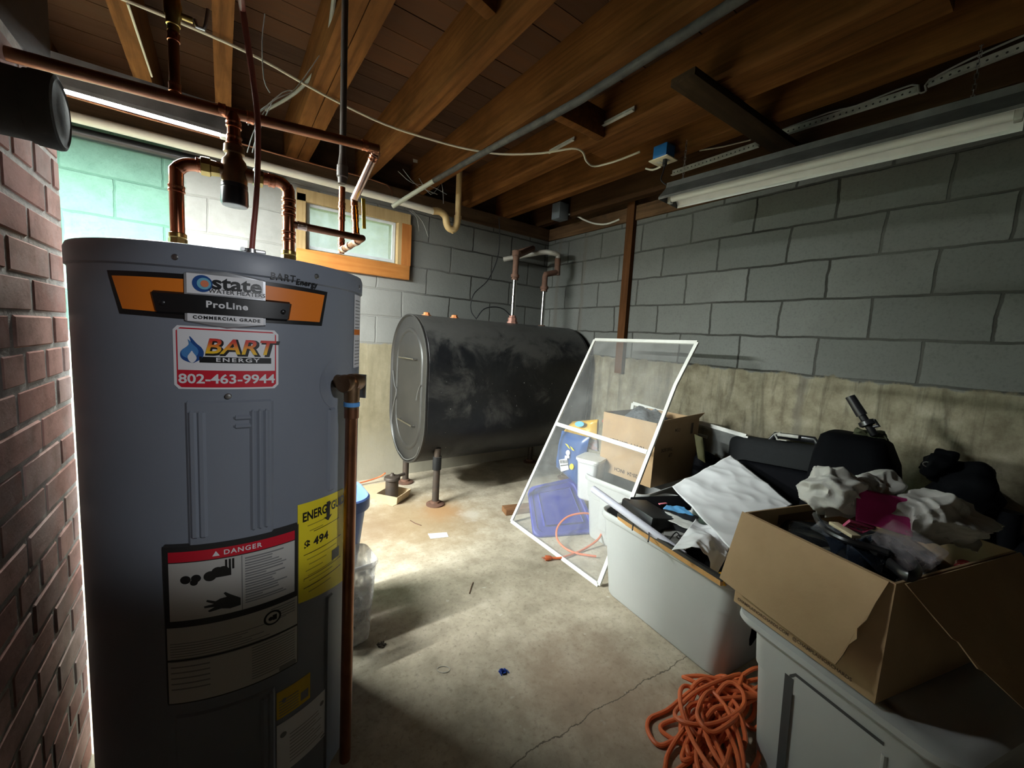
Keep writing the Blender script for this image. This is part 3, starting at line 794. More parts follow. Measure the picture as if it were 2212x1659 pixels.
# ------------------------------------------------------------------ copper pipework over the heater
PY = 1.20
def coll(mb, p, ax, r, w=.012, n=18):
    p = Vector(p); a = Vector(ax).normalized()
    mb.lathe(p-a*w, a, [(0, r*.9), (.001, r*1.14), (.004, r*1.18), (.006, r*1.10), (2*w-.006, r*1.10), (2*w-.004, r*1.18), (2*w-.001, r*1.14), (2*w, r*.9)], n)
rR, rC, rM, rB, rV, rD = .0135, .0140, .0118, .0092, .0098, .0095
lx, rx, cx = -.080, .138, .026
def colls(parent, mat, items, name='collar'):
    for p, a, r, w in items:
        mb = MB(); coll(mb, p, a, r, w); mb.build(name, mat, parent)
hotp = thing('hot_outlet_pipe', 'copper riser from the heater top bending over to the left of the mixing valve', 'pipe', (lx, PY, HT))
MB().tube([(lx, PY, HT-.002), (lx, PY, 1.470), (lx+.004, PY, 1.486), (lx+.016, PY, 1.498), (lx+.034, PY, 1.503), (-.02, PY, 1.506)], rR, 18, spline=4).build('pipe', M_copper, hotp)
colls(hotp, M_copper, [((lx, PY, 1.443), (0, 0, 1), rR, .008), ((-.040, PY, 1.5045), (1, 0, .02), rR, .006)])
mb = MB(); mb.lathe((lx, PY, HT-.004), (0, 0, 1), [(0, .022), (.012, .022), (.013, .019), (.03, .0185), (.031, .0172), (.045, .0172), (.046, .014)], 8); mb.lathe((lx, PY, HT+.04), (0, 0, 1), [(0, .0145), (.004, .0165), (.012, .0165), (.014, .014)], 20); mb.build('nipple', M_brass, hotp, smooth=25)
mb = MB(); mb.lathe((-.038, PY, 1.505), (1, 0, .02), [(0, .014), (.002, .0205), (.018, .021), (.020, .018), (.036, .016)], 8); mb.build('union_nut', M_brass, hotp, smooth=25)
mixv = thing('mixing_valve', 'bronze thermostatic mixing valve with a black knob hanging over the heater', 'valve', (cx, PY, 1.43))
mb = MB(); mb.lathe((cx, PY, 1.566), (0, 0, -1), [(0, .014), (.001, .020), (.017, .021), (.019, .016), (.026, .017), (.034, .0235), (.044, .0255), (.075, .0262), (.088, .025), (.090, .022)], 28)
mb.cyl((cx-.045, PY, 1.506), (cx+.045, PY, 1.507), .0155); mb.build('body', M_bronze, mixv, smooth=35)
mb = MB(); mb.lathe((cx, PY, 1.482), (0, 0, -1), [(0, .022), (.002, .0265), (.010, .0265), (.0105, .0245), (.013, .0245), (.0135, .027), (.046, .028), (.050, .026)], 32); mb.build('knob', M_blackpl, mixv, smooth=35)
MB().lathe((cx, PY, 1.4325), (0, 0, -1), [(0, .026), (.002, .025), (.003, .015), (.003, .001)], 32).build('knob_face', M_dirtywhite, mixv)
rxp = thing('cold_inlet_pipe', 'copper riser with a side branch running from the valve down to the heater', 'pipe', (rx, PY, HT))
MB().tube([(cx+.04, PY, 1.507), (rx-.034, PY, 1.511), (rx-.014, PY, 1.508), (rx-.003, PY, 1.497), (rx, PY, 1.480), (rx, PY, HT-.002)], rC, 18, spline=4).build('pipe', M_copper, rxp)
colls(rxp, M_copper, [((rx, PY, zz), (0, 0, 1), rC, .006) for zz in (1.471, 1.452, 1.436, 1.392, 1.375)] + [((cx+.075, PY, 1.509), (1, 0, 0), rC, .008)])
mb = MB(); mb.lathe((cx+.036, PY, 1.507), (1, 0, 0), [(0, .016), (.002, .020), (.02, .020), (.022, .015)], 8); mb.build('union_nut', M_brass, rxp, smooth=25)
mb = MB(); mb.lathe((rx, PY, HT-.004), (0, 0, 1), [(0, .022), (.012, .022), (.013, .019), (.03, .0185), (.031, .0172), (.045, .0172), (.046, .0145)], 8); mb.lathe((rx, PY, HT+.04), (0, 0, 1), [(0, .015), (.004, .017), (.012, .017), (.014, .0145)], 20); mb.build('nipple', M_brass, rxp, smooth=25)
# branch to the dark drop pipe
zbq = at(650, 488, Y=PY).z
e1 = at(783, 515, Y=PY); e2 = at(737, 541, Y=1.385)
mb = MB(); mb.tube([(rx, PY, zbq), (e1.x-.02, PY, e1.z), (e1.x-.006, PY+.003, e1.z), (e1.x, PY+.018, e1.z), (e2.x, e2.y, e2.z)], rB, 16, spline=3)
mb.build('branch', M_copperdull, rxp)
colls(rxp, M_copperlite, [((rx+.03, PY, zbq), (1, 0, 0), rB, .012)] + [(e1.lerp(e2, t), e2-e1, rB, .009) for t in (.25, .6, .85)], 'branch_collar')
# main line
sup = thing('supply_line', 'long brown copper line running over the heater from the brick pier to the window side', 'pipe', (cx, PY, 1.63))
a0 = at(0, 112, X=-.302); a1 = at(-60, 92, X=-.335); em = at(812, 322, Y=PY); tr = Vector((cx, PY, 1.637))
dn = at(765, 432, Y=1.305)
mb = MB(); mb.tube([a1, a0, (tr.x-.03, PY, tr.z-.003), tr, (em.x-.02, PY, em.z), (em.x-.004, PY+.002, em.z-.001), (em.x+.004, PY+.012, em.z-.008), em.lerp(dn, .12)+Vector((.003, 0, 0))], rM, 16, spline=3)
mb.build('pipe', M_copperdull, sup)
MB().tube([em.lerp(dn, .1)+Vector((.003, 0, 0)), dn], .0105, 16).build('slanted_pipe', M_copperlite, sup)
colls(sup, M_copper, [(em-Vector((.03, 0, 0)), (1, 0, .05), rM, .009), (em.lerp(dn, .16)+Vector((.003, 0, 0)), dn-em, .0112, .008), (tr-Vector((.022, 0, .0)), (1, 0, 0), rM, .008), (tr+Vector((.032, 0, .002)), (1, 0, 0), rM, .008)])
MB().cyl(tr, (cx, PY, 1.566), .0130).build('drop', M_copper, sup, smooth=35); colls(sup, M_copper, [((cx, PY, 1.612), (0, 0, 1), .0135, .008), ((cx, PY, 1.578), (0, 0, 1), .0135, .010)], 'drop_collar')
vb = at(769, 507, Y=1.29)
mb = MB(); mb.tube([dn+Vector((0, 0, .004)), Vector((vb.x, vb.y, vb.z))], rB, 14); mb.build('drop_to_branch', M_copper, sup)
colls(sup, M_copper, [(dn.lerp(vb, t), vb-dn, rB, .010) for t in (.10, .38, .52, .9)], 'drop_collar')
hv = at(786, 440, Y=1.265)
MB().box((hv.x, hv.y, hv.z-.028), (.011, .004, .085), Matrix.Rotation(rad(-3), 3, 'Y'), bevel=.002).build('yellow_lever', flatm('valve_yellow', (.80, .58, .02), .4), sup, 'yellow valve lever')
# valved riser
rs = thing('valved_riser', 'copper riser with a brass ball valve rising to the floor boards above the heater', 'pipe', (-.078, PY, 1.66))
zt_ = at(377, 195, Y=PY).z
mb = MB(); mb.cyl((-.078, PY, zt_-.02), (-.078, PY, 1.78), rV); mb.build('pipe', M_copperdull, rs)
mb = MB(); mb.cyl((-.079, PY, 1.83), (-.079, PY, ZS+.01), .0105); mb.build('upper_pipe', M_iron, rs)
mb = MB(); mb.lathe((-.078, PY, 1.835), (0, 0, -1), [(0, .011), (.001, .0135), (.012, .0135), (.018, .0155), (.04, .0155), (.046, .0125), (.06, .0125), (.061, .0105), (.072, .0105)], 16)
mb.cyl((-.078, PY, 1.80), (-.045, PY, 1.80), .006); mb.build('ball_valve', M_brass, rs, smooth=30)
mb = MB(); mb.tube([(-.041, PY-.004, 1.802), (-.038, PY-.01, 1.786), (-.026, PY-.01, 1.786), (-.022, PY-.01, 1.800), (-.018, PY-.01, 1.83)], .0035, 8); mb.build('lever', M_zinc, rs)
colls(rs, M_copper, [((-.078, PY, 1.752), (0, 0, 1), rV, .009), ((-.078, PY, zt_+.005), (0, 0, 1), rV, .010)])
# dark drop pipe
DY = 1.385
g0 = at(750, 0, Y=DY); g1 = at(746, 345, Y=DY); g2 = at(743, 420, Y=DY); g3 = at(737, 545, Y=DY)
gx = g3.x
dp = thing('drop_pipe', 'dark vertical pipe hanging from the floor boards in front of the window', 'pipe', (gx, DY, g3.z))
MB().tube([(gx, DY, ZS+.01), (gx, DY, g1.z)], rD, 14).build('pipe', M_iron, dp)
mb = MB(); mb.lathe((gx, DY, g1.z+.012), (0, 0, -1), [(0, .010), (.012, .0115), (.03, .0135), (.034, .0165), (.065, .0165), (.068, .0135), (.085, .012)], 16); mb.build('coupling', M_iron, dp, smooth=35)
MB().cyl((gx, DY, g2.z+.02), (gx, DY, g3.z-.004), rB).build('copper_end', M_copper, dp, 'copper lower end', smooth=35); colls(dp, M_copper, [((gx, DY, zz), (0, 0, 1), rB, .010) for zz in (g2.z-.035, g2.z-.07, g3.z+.03)])
# red cable to the heater
mb = MB(); pts = [at(543, 549, Y=1.05), at(547, 500, Y=1.05), at(554, 420, Y=1.05), at(557, 330, Y=1.045), at(556, 250, Y=1.04), at(548, 180, Y=1.03), at(536, 100, Y=1.01), at(524, 20, Y=.99), at(512, -60, Y=.97), at(490, -170, Z=ZS-.01)]
rc = thing('power_cable', 'rust red cable dropping from the ceiling to the top of the heater', 'cable', pts[0])
mb.tube(pts, .0056, 12, spline=4).build('cable', pm('red_cable', (.30, .07, .05), .5, nscale=9), rc)
c0 = pts[0]
mb = MB(); mb.lathe((c0.x, c0.y, HT-.004), (0, 0, 1), [(0, .02), (.006, .02), (.007, .014), (c0.z-HT+.014, .0125)], 14); mb.box((c0.x+.004, c0.y, c0.z+.006), (.044, .02, .008), bevel=.002); mb.cyl((c0.x-.016, c0.y-.012, c0.z+.007), (c0.x-.016, c0.y+.012, c0.z+.007), .004); mb.build('clamp', M_zinc, rc, smooth=35)

# ------------------------------------------------------------------ pipes and cables along the back wall and joists
pv = thing('drain_pipe', 'long white plastic drain pipe with a yellowed trap along the top of the back wall', 'pipe', (.2, 2.95, 2.09))
MB().tube([(-1.75, 2.95, 2.086), (.05, 2.95, 2.094), (1.0, 2.95, 2.086), (1.30, 2.95, 2.079)], .0245, 20).build('pipe', M_pvc, pv)
mb = MB(); mb.tube([(1.29, 2.95, 2.079)] + [at(x, y, Y=2.95) for x, y in ((950, 457), (962, 468), (965, 484), (971, 494), (981, 495), (987, 484), (989, 466))], .0265, 18, spline=3); 
q = at(992, 385, Y=2.95); q0 = at(989, 470, Y=2.95)
mb.tube([q0, q, (q.x, 2.95, ZS)], .0225, 18); mb.lathe(q0+Vector((0, 0, .012)), (0, 0, -1), [(0, .024), (.001, .028), (.02, .028), (.021, .024)], 18)
qq = at(977, 498, Y=2.95); mb.cyl(qq, qq+Vector((0, -.005, -.022)), .012, .008)
mb.build('trap', M_pvcold, pv, 'yellowed trap and riser')
solo(MB().tube([(-1.75, 3.045, 2.05), (-.6, 3.045, 2.052), (.2, 3.045, 2.058), (.32, 3.05, 2.06)], .027, 14), 'black_strip', M_blackpl, 'black round strip under the white drain pipe at the top of the green wall', 'pipe')  # long black round strip forming the dark band below the drain pipe
solo(MB().tube([at(x, y, Y=2.88) for x, y in ((100, 194), (165, 212), (320, 256), (485, 300), (600, 333), (700, 360), (835, 399))] + [Vector((1.02, YB-.02, 2.13))], .005, 8, spline=3), 'thin_copper_line', M_copperdull, 'thin copper line strung just above the white drain pipe', 'pipe')
cd = thing('conduit', 'dark iron conduit running along the side of a joist towards the window', 'conduit', (1.19, 1.5, 2.2))
p0, p1 = at(848, 446, Y=2.90), at(938, 390, X=1.17)
MB().tube([p0, p1], .0150, 14).build('plastic_end', pm('greenish_conduit', (.42, .44, .36), .5, col2=(.30, .30, .24), nscale=12), cd, 'pale plastic end piece')
q2, q3 = at(1250, 218, X=1.185), at(1590, 2, X=1.185)
mb = MB(); mb.tube([p1, at(1010, 349, X=1.18), q2, q3, q3+(q3-q2)*1.2], .0165, 14); mb.build('iron_pipe', pm('sooty_iron', (.02, .018, .016), .8, col2=(.05, .045, .038), nscale=18, spread=.15, bumps=.4), cd)
M_cable = pm('old_white_cable', (.52, .47, .37), .6, col2=(.40, .35, .26), nscale=9)
pts = [at(x, y, Z=2.207) for x, y in ((120, -60), (270, 0), (420, 62), (560, 126), (700, 205), (830, 268), (930, 301), (1010, 322), (1085, 333), (1170, 331))] + [at(x, y, Z=z_) for x, y, z_ in ((1235, 321, 2.21), (1258, 328, 2.205), (1267, 348, 2.19), (1285, 359, 2.19), (1330, 348, 2.20), (1382, 328, 2.22))]
solo(MB().tube(pts, .0055, 8, spline=4), 'ceiling_cable', M_cable, 'long sagging white cable stapled across the joist undersides', 'cable')
solo(MB().tube([at(x, y, Z=2.28) for x, y in ((722, -10), (716, 40), (706, 100), (684, 150), (650, 190), (618, 214), (575, 238))], .0075, 8, spline=4), 'grey_cable', pm('dusty_grey_cable', (.16, .15, .13), .8, nscale=20), 'dusty grey cable curving beside the doubled joist', 'cable')
solo(MB().tube([at(x, y, X=-.24) for x, y in ((276, 8), (298, 75), (328, 165))], .004, 8), 'staple_cable', M_cable, 'thin pale cable running up beside the joist left of the valved riser', 'cable')
# cobwebs
def web(pts, r=.0012):
    mb = MB()
    for p in pts: mb.tube(p, r, 5, spline=3)
    return mb
wm = pm('cobweb_grey', (.34, .34, .31), .9, alpha=.75)
w_ = lambda l, Y: [at(x, y, Y=Y+random.uniform(-.02, .02)) for x, y in l]
mb = web([w_(l, 1.55) for l in (((572, 30), (566, 90), (570, 170), (583, 200)), ((560, 240), (600, 212), (640, 190), (690, 120)), ((560, 243), (610, 200), (632, 196)), ((536, 270), (552, 250), (580, 228)), ((534, 330), (548, 285), (572, 240)), ((545, 330), (555, 295), (590, 215)))], .0016)
o = solo(mb, 'cobweb', wm, 'grey cobweb strands hanging between the copper line and the joist', 'cobweb'); o['kind'] = 'stuff'
mb = web([w_(l, 2.85) for l in (((860, 370), (890, 395), (930, 402), (965, 420)), ((870, 365), (900, 400), (945, 420)), ((905, 385), (930, 420), (950, 400)), ((940, 350), (955, 400), (958, 440)), ((885, 455), (900, 470), (905, 500)), ((890, 455), (912, 478), (925, 512)))], .0018)
o = solo(mb, 'cobweb', wm, 'grey cobwebs over the white drain pipe by its trap', 'cobweb'); o['kind'] = 'stuff'

# ------------------------------------------------------------------ shop lights
def emis(name, col, s):
    m, nt, b, out = nodes(name)
    e = N(nt, 'ShaderNodeEmission'); e.inputs[0].default_value = (*col, 1); e.inputs[1].default_value = s
    L(nt, e.outputs[0], out.inputs[0]); return m
M_shade_out = pm('dusty_light_housing', (.14, .135, .13), .65, .1, col2=(.06, .058, .055), nscale=9, spread=.2)
M_shade_in = pm('white_reflector', (.80, .80, .78), .45, nscale=9)
def shop_light(name, label, p0, p1, lit, hw, lipdz, chains, front=0.0):
    p0, p1 = Vector(p0), Vector(p1); ax = (p1-p0).normalized(); sd = ax.cross(Vector((0, 0, 1))).normalized(); upv = Vector((0, 0, 1))
    t = thing(name, label, 'light fixture', (p0+p1)/2)
    P = lambda p, u, z: p + sd*u + upv*z
    fz = lipdz-front
    out_ = [(-hw, fz-.012), (-hw, fz), (-.035, .052), (-.03, .080), (.03, .080), (.035, .052), (hw, lipdz), (hw, lipdz-.012)]
    in_ = [(hw-.003, lipdz-.012), (hw-.003, lipdz+.001), (.034, .046), (-.034, .046), (-hw+.003, fz+.001), (-hw+.003, fz-.012)]
    mb = MB(); prof = out_
    mb.loft([[P(p, u, z) for u, z in out_] for p in (p0, p1)], closed=False)
    for p in (p0, p1): mb.flat([P(p, u, z) for u, z in out_])
    mb.build('housing', M_shade_out, t, smooth=0)
    mb = MB(); e = ax*.002
    mb.loft([[P(p0+e, u, z) for u, z in in_], [P(p1-e, u, z) for u, z in in_]], closed=False)
    mb.build('reflector', M_shade_in, t, smooth=0)
    for p, s in ((p0, 1), (p1, -1)):
        mb = MB(); mb.box(P(p+ax*s*.012, 0, .012), (.02, .03, .07), Matrix(((ax.x, sd.x, 0), (ax.y, sd.y, 0), (0, 0, 1))), bevel=.003); mb.build('lampholder', M_dirtywhite, t, smooth=30)
    MB().cyl(p0+ax*.022, p1-ax*.022, .0135 if lit else .0165, n=20).build('tube', emis('lit_fluorescent_tube', (.93, 1.0, .97), lit) if lit else M_white, t, 'glowing fluorescent tube' if lit else None)
    for f in chains:
        c = p0.lerp(p1, f)+upv*.08; mb = MB(); z = c.z; k = 0
        while z < ZJ+.02:
            a = Vector((c.x, c.y, z)); d = sd if k % 2 else ax
            mb.tube([a-d*.004, a-d*.004+upv*.018, a+d*.004+upv*.018, a+d*.004], .0012, 5, closed=True); z += .017; k += 1
        mb.build('chain', M_zinc, t)
    return t
TY, TZ = 1.92, 1.848
shop_light('shop_light', 'glowing fluorescent shop light hanging behind the heater near the green wall', (.022, TY, TZ), (-1.20, TY, TZ), TUBE_STRENGTH, .048, .0085, (.12, .88), .0196)
shop_light('shop_light', 'unseen glowing shop light added behind the brick pier', (-2.20, 1.55, TZ), (-2.20, 2.75, TZ), ADDED_TUBE_STRENGTH, .065, .008, (.12, .88))  # added fixture, never in view; gives the right wall its soft falloff
shop_light('shop_light', 'unlit white shop light hanging along the right block wall', (1.985, 1.405, 1.968), (2.055, .195, 1.968), 0, .096, -.010, (.06, .9))
b0 = at(1434, 332, X=1.975); pl = Vector((1.962, b0.y-.022, 2.180))
mb = MB().tube([pl+Vector((0, 0, -.03)), pl+Vector((-.008, 0, -.07)), pl+Vector((-.012, .004, -.11)), Vector((1.975, 1.405, 2.035))], .0035, 8, spline=4)
mb.lathe(pl, (0, 0, -1), [(0, .012), (.03, .013), (.036, .006), (.042, .004)], 10)
solo(mb, 'light_cord', M_blackpl, 'black cord and plug of the unlit shop light under the blue box', 'cord')

# ------------------------------------------------------------------ boxes, strips and boards under the ceiling
bx = thing('outlet_box', 'blue plastic outlet box with an ivory cover on a joist', 'outlet', (1.965, 1.41, 2.18))
b0 = at(1434, 332, X=1.975)
MB().box((1.975, b0.y, 2.222), (.076, .085, .072), bevel=.004).build('box', pm('blue_plastic', (.02, .15, .42), .45, nscale=8), bx, smooth=30)
cv = MB().box((1.975, b0.y, 2.183), (.10, .118, .006), bevel=.002).build('cover', pm('ivory_plastic', (.62, .55, .38), .5, nscale=8), bx, smooth=30)
mb = MB(); mb.box((1.975, b0.y+.022, 2.1792), (.030, .026, .002), bevel=.0008); mb.box((1.975, b0.y-.022, 2.1792), (.030, .026, .002), bevel=.0008); mb.build('socket', M_dirtywhite, cv, smooth=30)
gb = at(1210, 458, X=2.33)
jb = thing('junction_box', 'grey steel junction box under the dark joist near the corner', 'junction box', gb)
MB().box(gb, (.10, .10, .13), bevel=.004).build('box', pm('blue_grey_steel', (.13, .15, .17), .5, nscale=10), jb, smooth=30)
solo(MB().tube([gb+Vector((.05, -.02, -.01)), at(1245, 466, X=2.44), at(1262, 475, X=2.48), at(1285, 483, X=2.50), at(1310, 484, X=2.53), at(1338, 474, X=2.55)], .007, 8, spline=4), 'junction_cable', pm('white_cable', (.55, .53, .47), .5, nscale=9), 'short white cable from the grey junction box to the wall', 'cable')
def strip(label, a, b, X, w, name='metal_strip', holes=False, group=None):
    p, q = at(*a, X=X), at(*b, X=X); d = (q-p).normalized(); upn = Vector((1, 0, 0)).cross(d).normalized()
    if upn.z < 0: upn = -upn
    t = thing(name, label, 'metal strip', p, group)
    mb = MB(); mb.prism([p-upn*w/2, q-upn*w/2, q+upn*w/2, p+upn*w/2], (.004, 0, 0)); mb.prism([p-upn*w/2, q-upn*w/2, q-upn*w/2+upn*.003, p-upn*w/2+upn*.003], (-.014, 0, 0))
    mb.build('angle', M_dirtywhite, t, smooth=0)
    if holes:
        mb = MB(); n = int((q-p).length/.024)
        for i in range(n):
            c = p + d*(.014+i*.024) + Vector((-.0006, 0, 0)); mb.flat([c + d*math.cos(k*PI/4)*.004 + upn*math.sin(k*PI/4)*.004 for k in range(8)])
        o = mb.build('hole', M_ink, t)
        o['kind'] = 'stuff'
    return t
strip('short white metal strip with the cable passing under it on a joist', (1186, 328), (1240, 299), 1.605, .022)
strip('short white metal strip just right of the wood block on a joist', (1270, 286), (1370, 234), 1.605, .024)
strip('perforated white metal strip between the blue box and the dark brace', (1452, 374), (1640, 311), 2.375, .034, 'perforated_strip', True)
strip('long perforated grey strip to the right of the dark brace', (1685, 289), (1985, 193), 2.375, .034, 'perforated_strip', True)
strip('dim perforated strip running out at the upper right', (2005, 180), (2230, 92), 2.375, .034, 'perforated_strip', True)
solo(MB().tube([at(x, y, X=2.36) for x, y in ((1512, 325), (1560, 317), (1622, 302))], .007, 8, flat=.5), 'flat_cable', M_cable, 'pale cable lying above the perforated strip beside the blue box', 'cable')
solo(MB().tube([at(x, y, X=2.35) for x, y in ((1690, 280), (1790, 243), (1850, 228), (1970, 183), (1985, 200), (2000, 196), (2005, 176), (2090, 130), (2215, 75))], .006, 8, spline=3, flat=.6), 'flat_cable', pm('dim_white_cable', (.35, .34, .31), .6, nscale=9), 'long flat cable looping along the dim strips at the upper right', 'cable')
solo(MB().tube([at(x, y, X=2.0) for x, y in ((1395, 364), (1410, 367), (1428, 360))], .005, 8, spline=3), 'tail_cable', M_cable, 'stub of white cable under the joist left of the plug', 'cable')
yb = at(1480, 190, Z=2.19); 
solo(MB().box((1.99, 1.00, 2.203), (1.08, .105, .030), Matrix.Rotation(rad(-2), 3, 'Z'), bevel=.003), 'brace_board', M_brace, 'dark board nailed across the joists near the unlit light', 'board', smooth=30)
solo(MB().box((1.445, 1.59, 2.29), (.338, .05, .13), bevel=.003), 'blocking', M_joist, 'short wood block wedged between two joists', 'block', smooth=30)
solo(MB().box((.63, 1.30, 2.35), (.30, .05, .16), Matrix.Rotation(rad(14), 3, 'Z'), bevel=.003), 'blocking', M_joist, 'slanted wood block between the doubled joist and the wide joist', 'block', smooth=30)
pg = at(1170, 400, Y=2.62)
mb = MB().box((pg.x, 2.62, pg.z+.02), (.02, .02, .17), bevel=.002); solo(mb, 'wood_peg', M_stripwood, 'thin wood stick hanging down between two joists by the corner', 'stick')
p, q = at(1366, 446, X=2.545), at(1337, 806, X=2.545)
solo(MB().prism([(2.528, p.y-.034, p.z+.06), (2.528, p.y+.034, p.z+.06), (2.528, q.y+.034, q.z), (2.528, q.y-.034, q.z)], (.04, 0, 0)), 'furring_strip', M_stripwood, 'brown wood strip fixed upright on the right block wall', 'board', smooth=0)
solo(MB().prism([at(x, y, Y=YB-.026) for x, y in ((892, 335), (925, 346), (923, 389), (912, 385), (912, 354), (893, 350))], (0, .004, 0)), 'paper_corner', M_dirtywhite, 'L shaped white scrap stuck to the sill timber above the window', 'paper scrap', smooth=0)

# ------------------------------------------------------------------ oil tank
def tank_mat():
    m, nt, b, out = nodes('black_tank_paint')
    v = coords(nt); big = noise_fac(nt, v, 3.2, 8, .68, .5); mid = noise_fac(nt, v, 12, 8, .7); st = noise_fac(nt, coords(nt, (6, 6, 1)), 2.5, 7, .7)
    c = ramp(nt, mid, [(.3, (.0055, .006, .0078)), (.7, (.012, .0125, .0148))])
    g = N(nt, 'ShaderNodeNewGeometry'); nz = xyz(nt, g.outputs['Normal'])[2]
    dust = mth(nt, 'MULTIPLY', smooth(nt, mth(nt, 'ADD', nz, mth(nt, 'MULTIPLY', mth(nt, 'SUBTRACT', big, .5), 4.2)), .0, .8), .75)
    c = mixc(nt, dust, c, (.085, .083, .077))
    c = mixc(nt, ramp(nt, st, [(.58, gray(0)), (.8, gray(.16))]), c, (.06, .06, .06))
    sp = noise_fac(nt, v, 55, 2, .5); c = mixc(nt, ramp(nt, sp, [(.74, gray(0)), (.8, gray(.7))]), c, (.5, .5, .48))
    L(nt, c, b.inputs['Base Color'])
    L(nt, ramp(nt, big, [(.35, gray(.30)), (.7, gray(.62))]), b.inputs['Roughness'])
    bump(nt, b, big, .12, .02); b.inputs['Specular IOR Level'].default_value = .35; return m
M_tank = tank_mat()
M_tankend = pm('grey_black_tank_end', (.026, .024, .022), .45, .15, col2=(.014, .0135, .0135), nscale=6, bumps=.08, bscale=18)
X0, X1, TY0, TY1, TZ0, TZ1 = 1.04, 2.51, 2.367, 3.045, .246, 1.290
cy_, hw_ = (TY0+TY1)/2, (TY1-TY0)/2; cz0, cz1 = TZ0+hw_, TZ1-hw_
def obr(x, off, n=28):
    r = hw_-off
    R = [Vector((x, cy_+r*math.cos(PI*i/n), cz1+r*math.sin(PI*i/n))) for i in range(n+1)]
    return R + [Vector((x, cy_-r*math.cos(PI*i/n), cz0-r*math.sin(PI*i/n))) for i in range(n+1)]
tank = thing('oil_tank', 'big black obround heating oil tank standing on legs along the back wall', 'oil tank', ((X0+X1)/2, cy_, 0))
mb = MB(); mb.loft([obr(X0+.012, .006), obr(X0+.018, 0)] + [obr(X0+.018+(X1-X0-.036)*i/10, 0) for i in range(1, 11)] + [obr(X1-.012, .006)], False, False)
mb.build('shell', M_tank, tank, smooth=30)
def endcap(x, s):
    mb = MB(); prof = [(0, 0), (0, -.012), (.008, -.014), (.014, -.002), (.022, .006), (.085, .008), (.094, -.004), (.102, -.008), (.116, -.008), (.126, .002), (.150, .034), (.168, .038), (.19, .036), (.205, .022), (.225, .020), (.245, .032), (.30, .034), (.325, .034)]
    mb.loft([obr(x+s*(d+.012), o) for o, d in prof]); return mb
endcap(X0, 1).build('end_plate', M_tankend, tank, smooth=50)
endcap(X1, -1).build('end_plate', M_tankend, tank, smooth=50)
for a, b in (((862, 771), (894, 776)), ((859, 904), (889, 921))):
    p, q = at(*a, X=X0-.012), at(*b, X=X0-.012)
    mb = MB(); mb.cyl(p, q, .006, n=10); mb.cyl(p, p+Vector((.03, 0, 0)), .006, n=10); mb.cyl(q, q+Vector((.03, 0, 0)), .006, n=10)
    mb.build('lifting_rod', M_chrome, tank, 'bright steel rod')
mb = MB(); mb.tube([at(x, y, X=X0-.001) for x, y in ((849, 800), (852, 830), (856, 845), (849, 880), (846, 915), (850, 945), (858, 970), (866, 982), (872, 990), (882, 993), (898, 985), (906, 965))], .0035, 6, spline=4)
mb.tube([at(x, y, X=X0-.001) for x, y in ((899, 865), (903, 845), (908, 832))], .003, 6, spline=4)
mb.build('weld_bead', pm('pale_weld', (.16, .16, .155), .4, .4, nscale=12), tank)
for lx_, ly_ in ((X0+.13, 2.435), (X0+.10, 2.92), (X1-.13, 2.44), (X1-.13, 2.93)):
    lg = MB(); lg.cyl((lx_, ly_, .012), (lx_, ly_, .40), .0235, n=18)
    lgo = lg.build('leg', M_iron, tank, smooth=35)
    mb = MB(); mb.lathe((lx_, ly_, 0), (0, 0, 1), [(0, .062), (.008, .062), (.011, .056), (.016, .034), (.028, .031), (.030, .025)], 24); mb.build('foot_flange', M_rust, lgo, 'rusty foot flange', smooth=40)
    mb = MB(); mb.cyl((lx_, ly_, .25), (lx_, ly_, .34), .030, n=18); mb.build('leg_socket', M_tank, lgo, smooth=35)
for x, y in ((967, 680), (1041, 686)):
    p = at(x, y, Z=TZ1); mb = MB(); mb.lathe((p.x, cy_, TZ1-.012), (0, 0, 1), [(0, .034), (.016, .034), (.017, .024), (.03, .023), (.034, .016), (.035, .001)], 8); mb.build('orange_plug', pm('orange_plastic_plug', (.55, .19, .06), .6, nscale=9), tank, smooth=25)
vy = cy_
f0 = at(1107, 692, Y=vy); f1 = at(1112, 600, Y=vy); f2 = at(1114, 548, Y=vy)
fx = (f0.x+f1.x)/2
vp = thing('fill_pipe', 'left steel fill pipe with rusty fittings on top of the oil tank', 'pipe', (fx, vy, TZ1))
MB().cyl((fx, vy, TZ1-.01), (fx, vy, f1.z), .0195, n=18).build('pipe', M_chrome, vp)
mb = MB(); mb.lathe((fx, vy, TZ1-.008), (0, 0, 1), [(0, .045), (.02, .045), (.021, .037), (.05, .037), (.054, .028), (.07, .028), (.071, .02)], 8); mb.build('base_bushing', pm('reddish_bushing', (.33, .16, .12), .5, .4, nscale=14), vp, 'reddish base bushing', smooth=25)
mb = MB(); mb.lathe((fx, vy, f1.z-.02), (0, 0, 1), [(0, .020), (.001, .027), (.02, .027), (.021, .034), (.045, .034), (.046, .026), (.07, .024)], 12)
mb.cyl((fx, vy, f1.z+.04), (fx, vy, f2.z), .024); mb.lathe((fx, vy, f2.z-.04), (0, 0, 1), [(0, .026), (.02, .029), (.022, .034), (.062, .034), (.066, .026), (.067, .001)], 16)
e = at(1150, 537, Y=vy+.12); mb.tube([(fx, vy, f2.z+.005), (fx+.06, vy+.04, f2.z+.012), e, e+Vector((.02, .25, 0))], .026, 14)
mb.build('rusty_fittings', M_rust, vp, smooth=35)
v0 = at(1170, 695, Y=vy); v1 = at(1176, 625, Y=vy); v2 = at(1177, 592, Y=vy); v3 = at(1204, 588, Y=vy); v4 = at(1205, 556, Y=vy); v5 = at(1195, 548, Y=vy)
gx_ = (v0.x+v1.x)/2
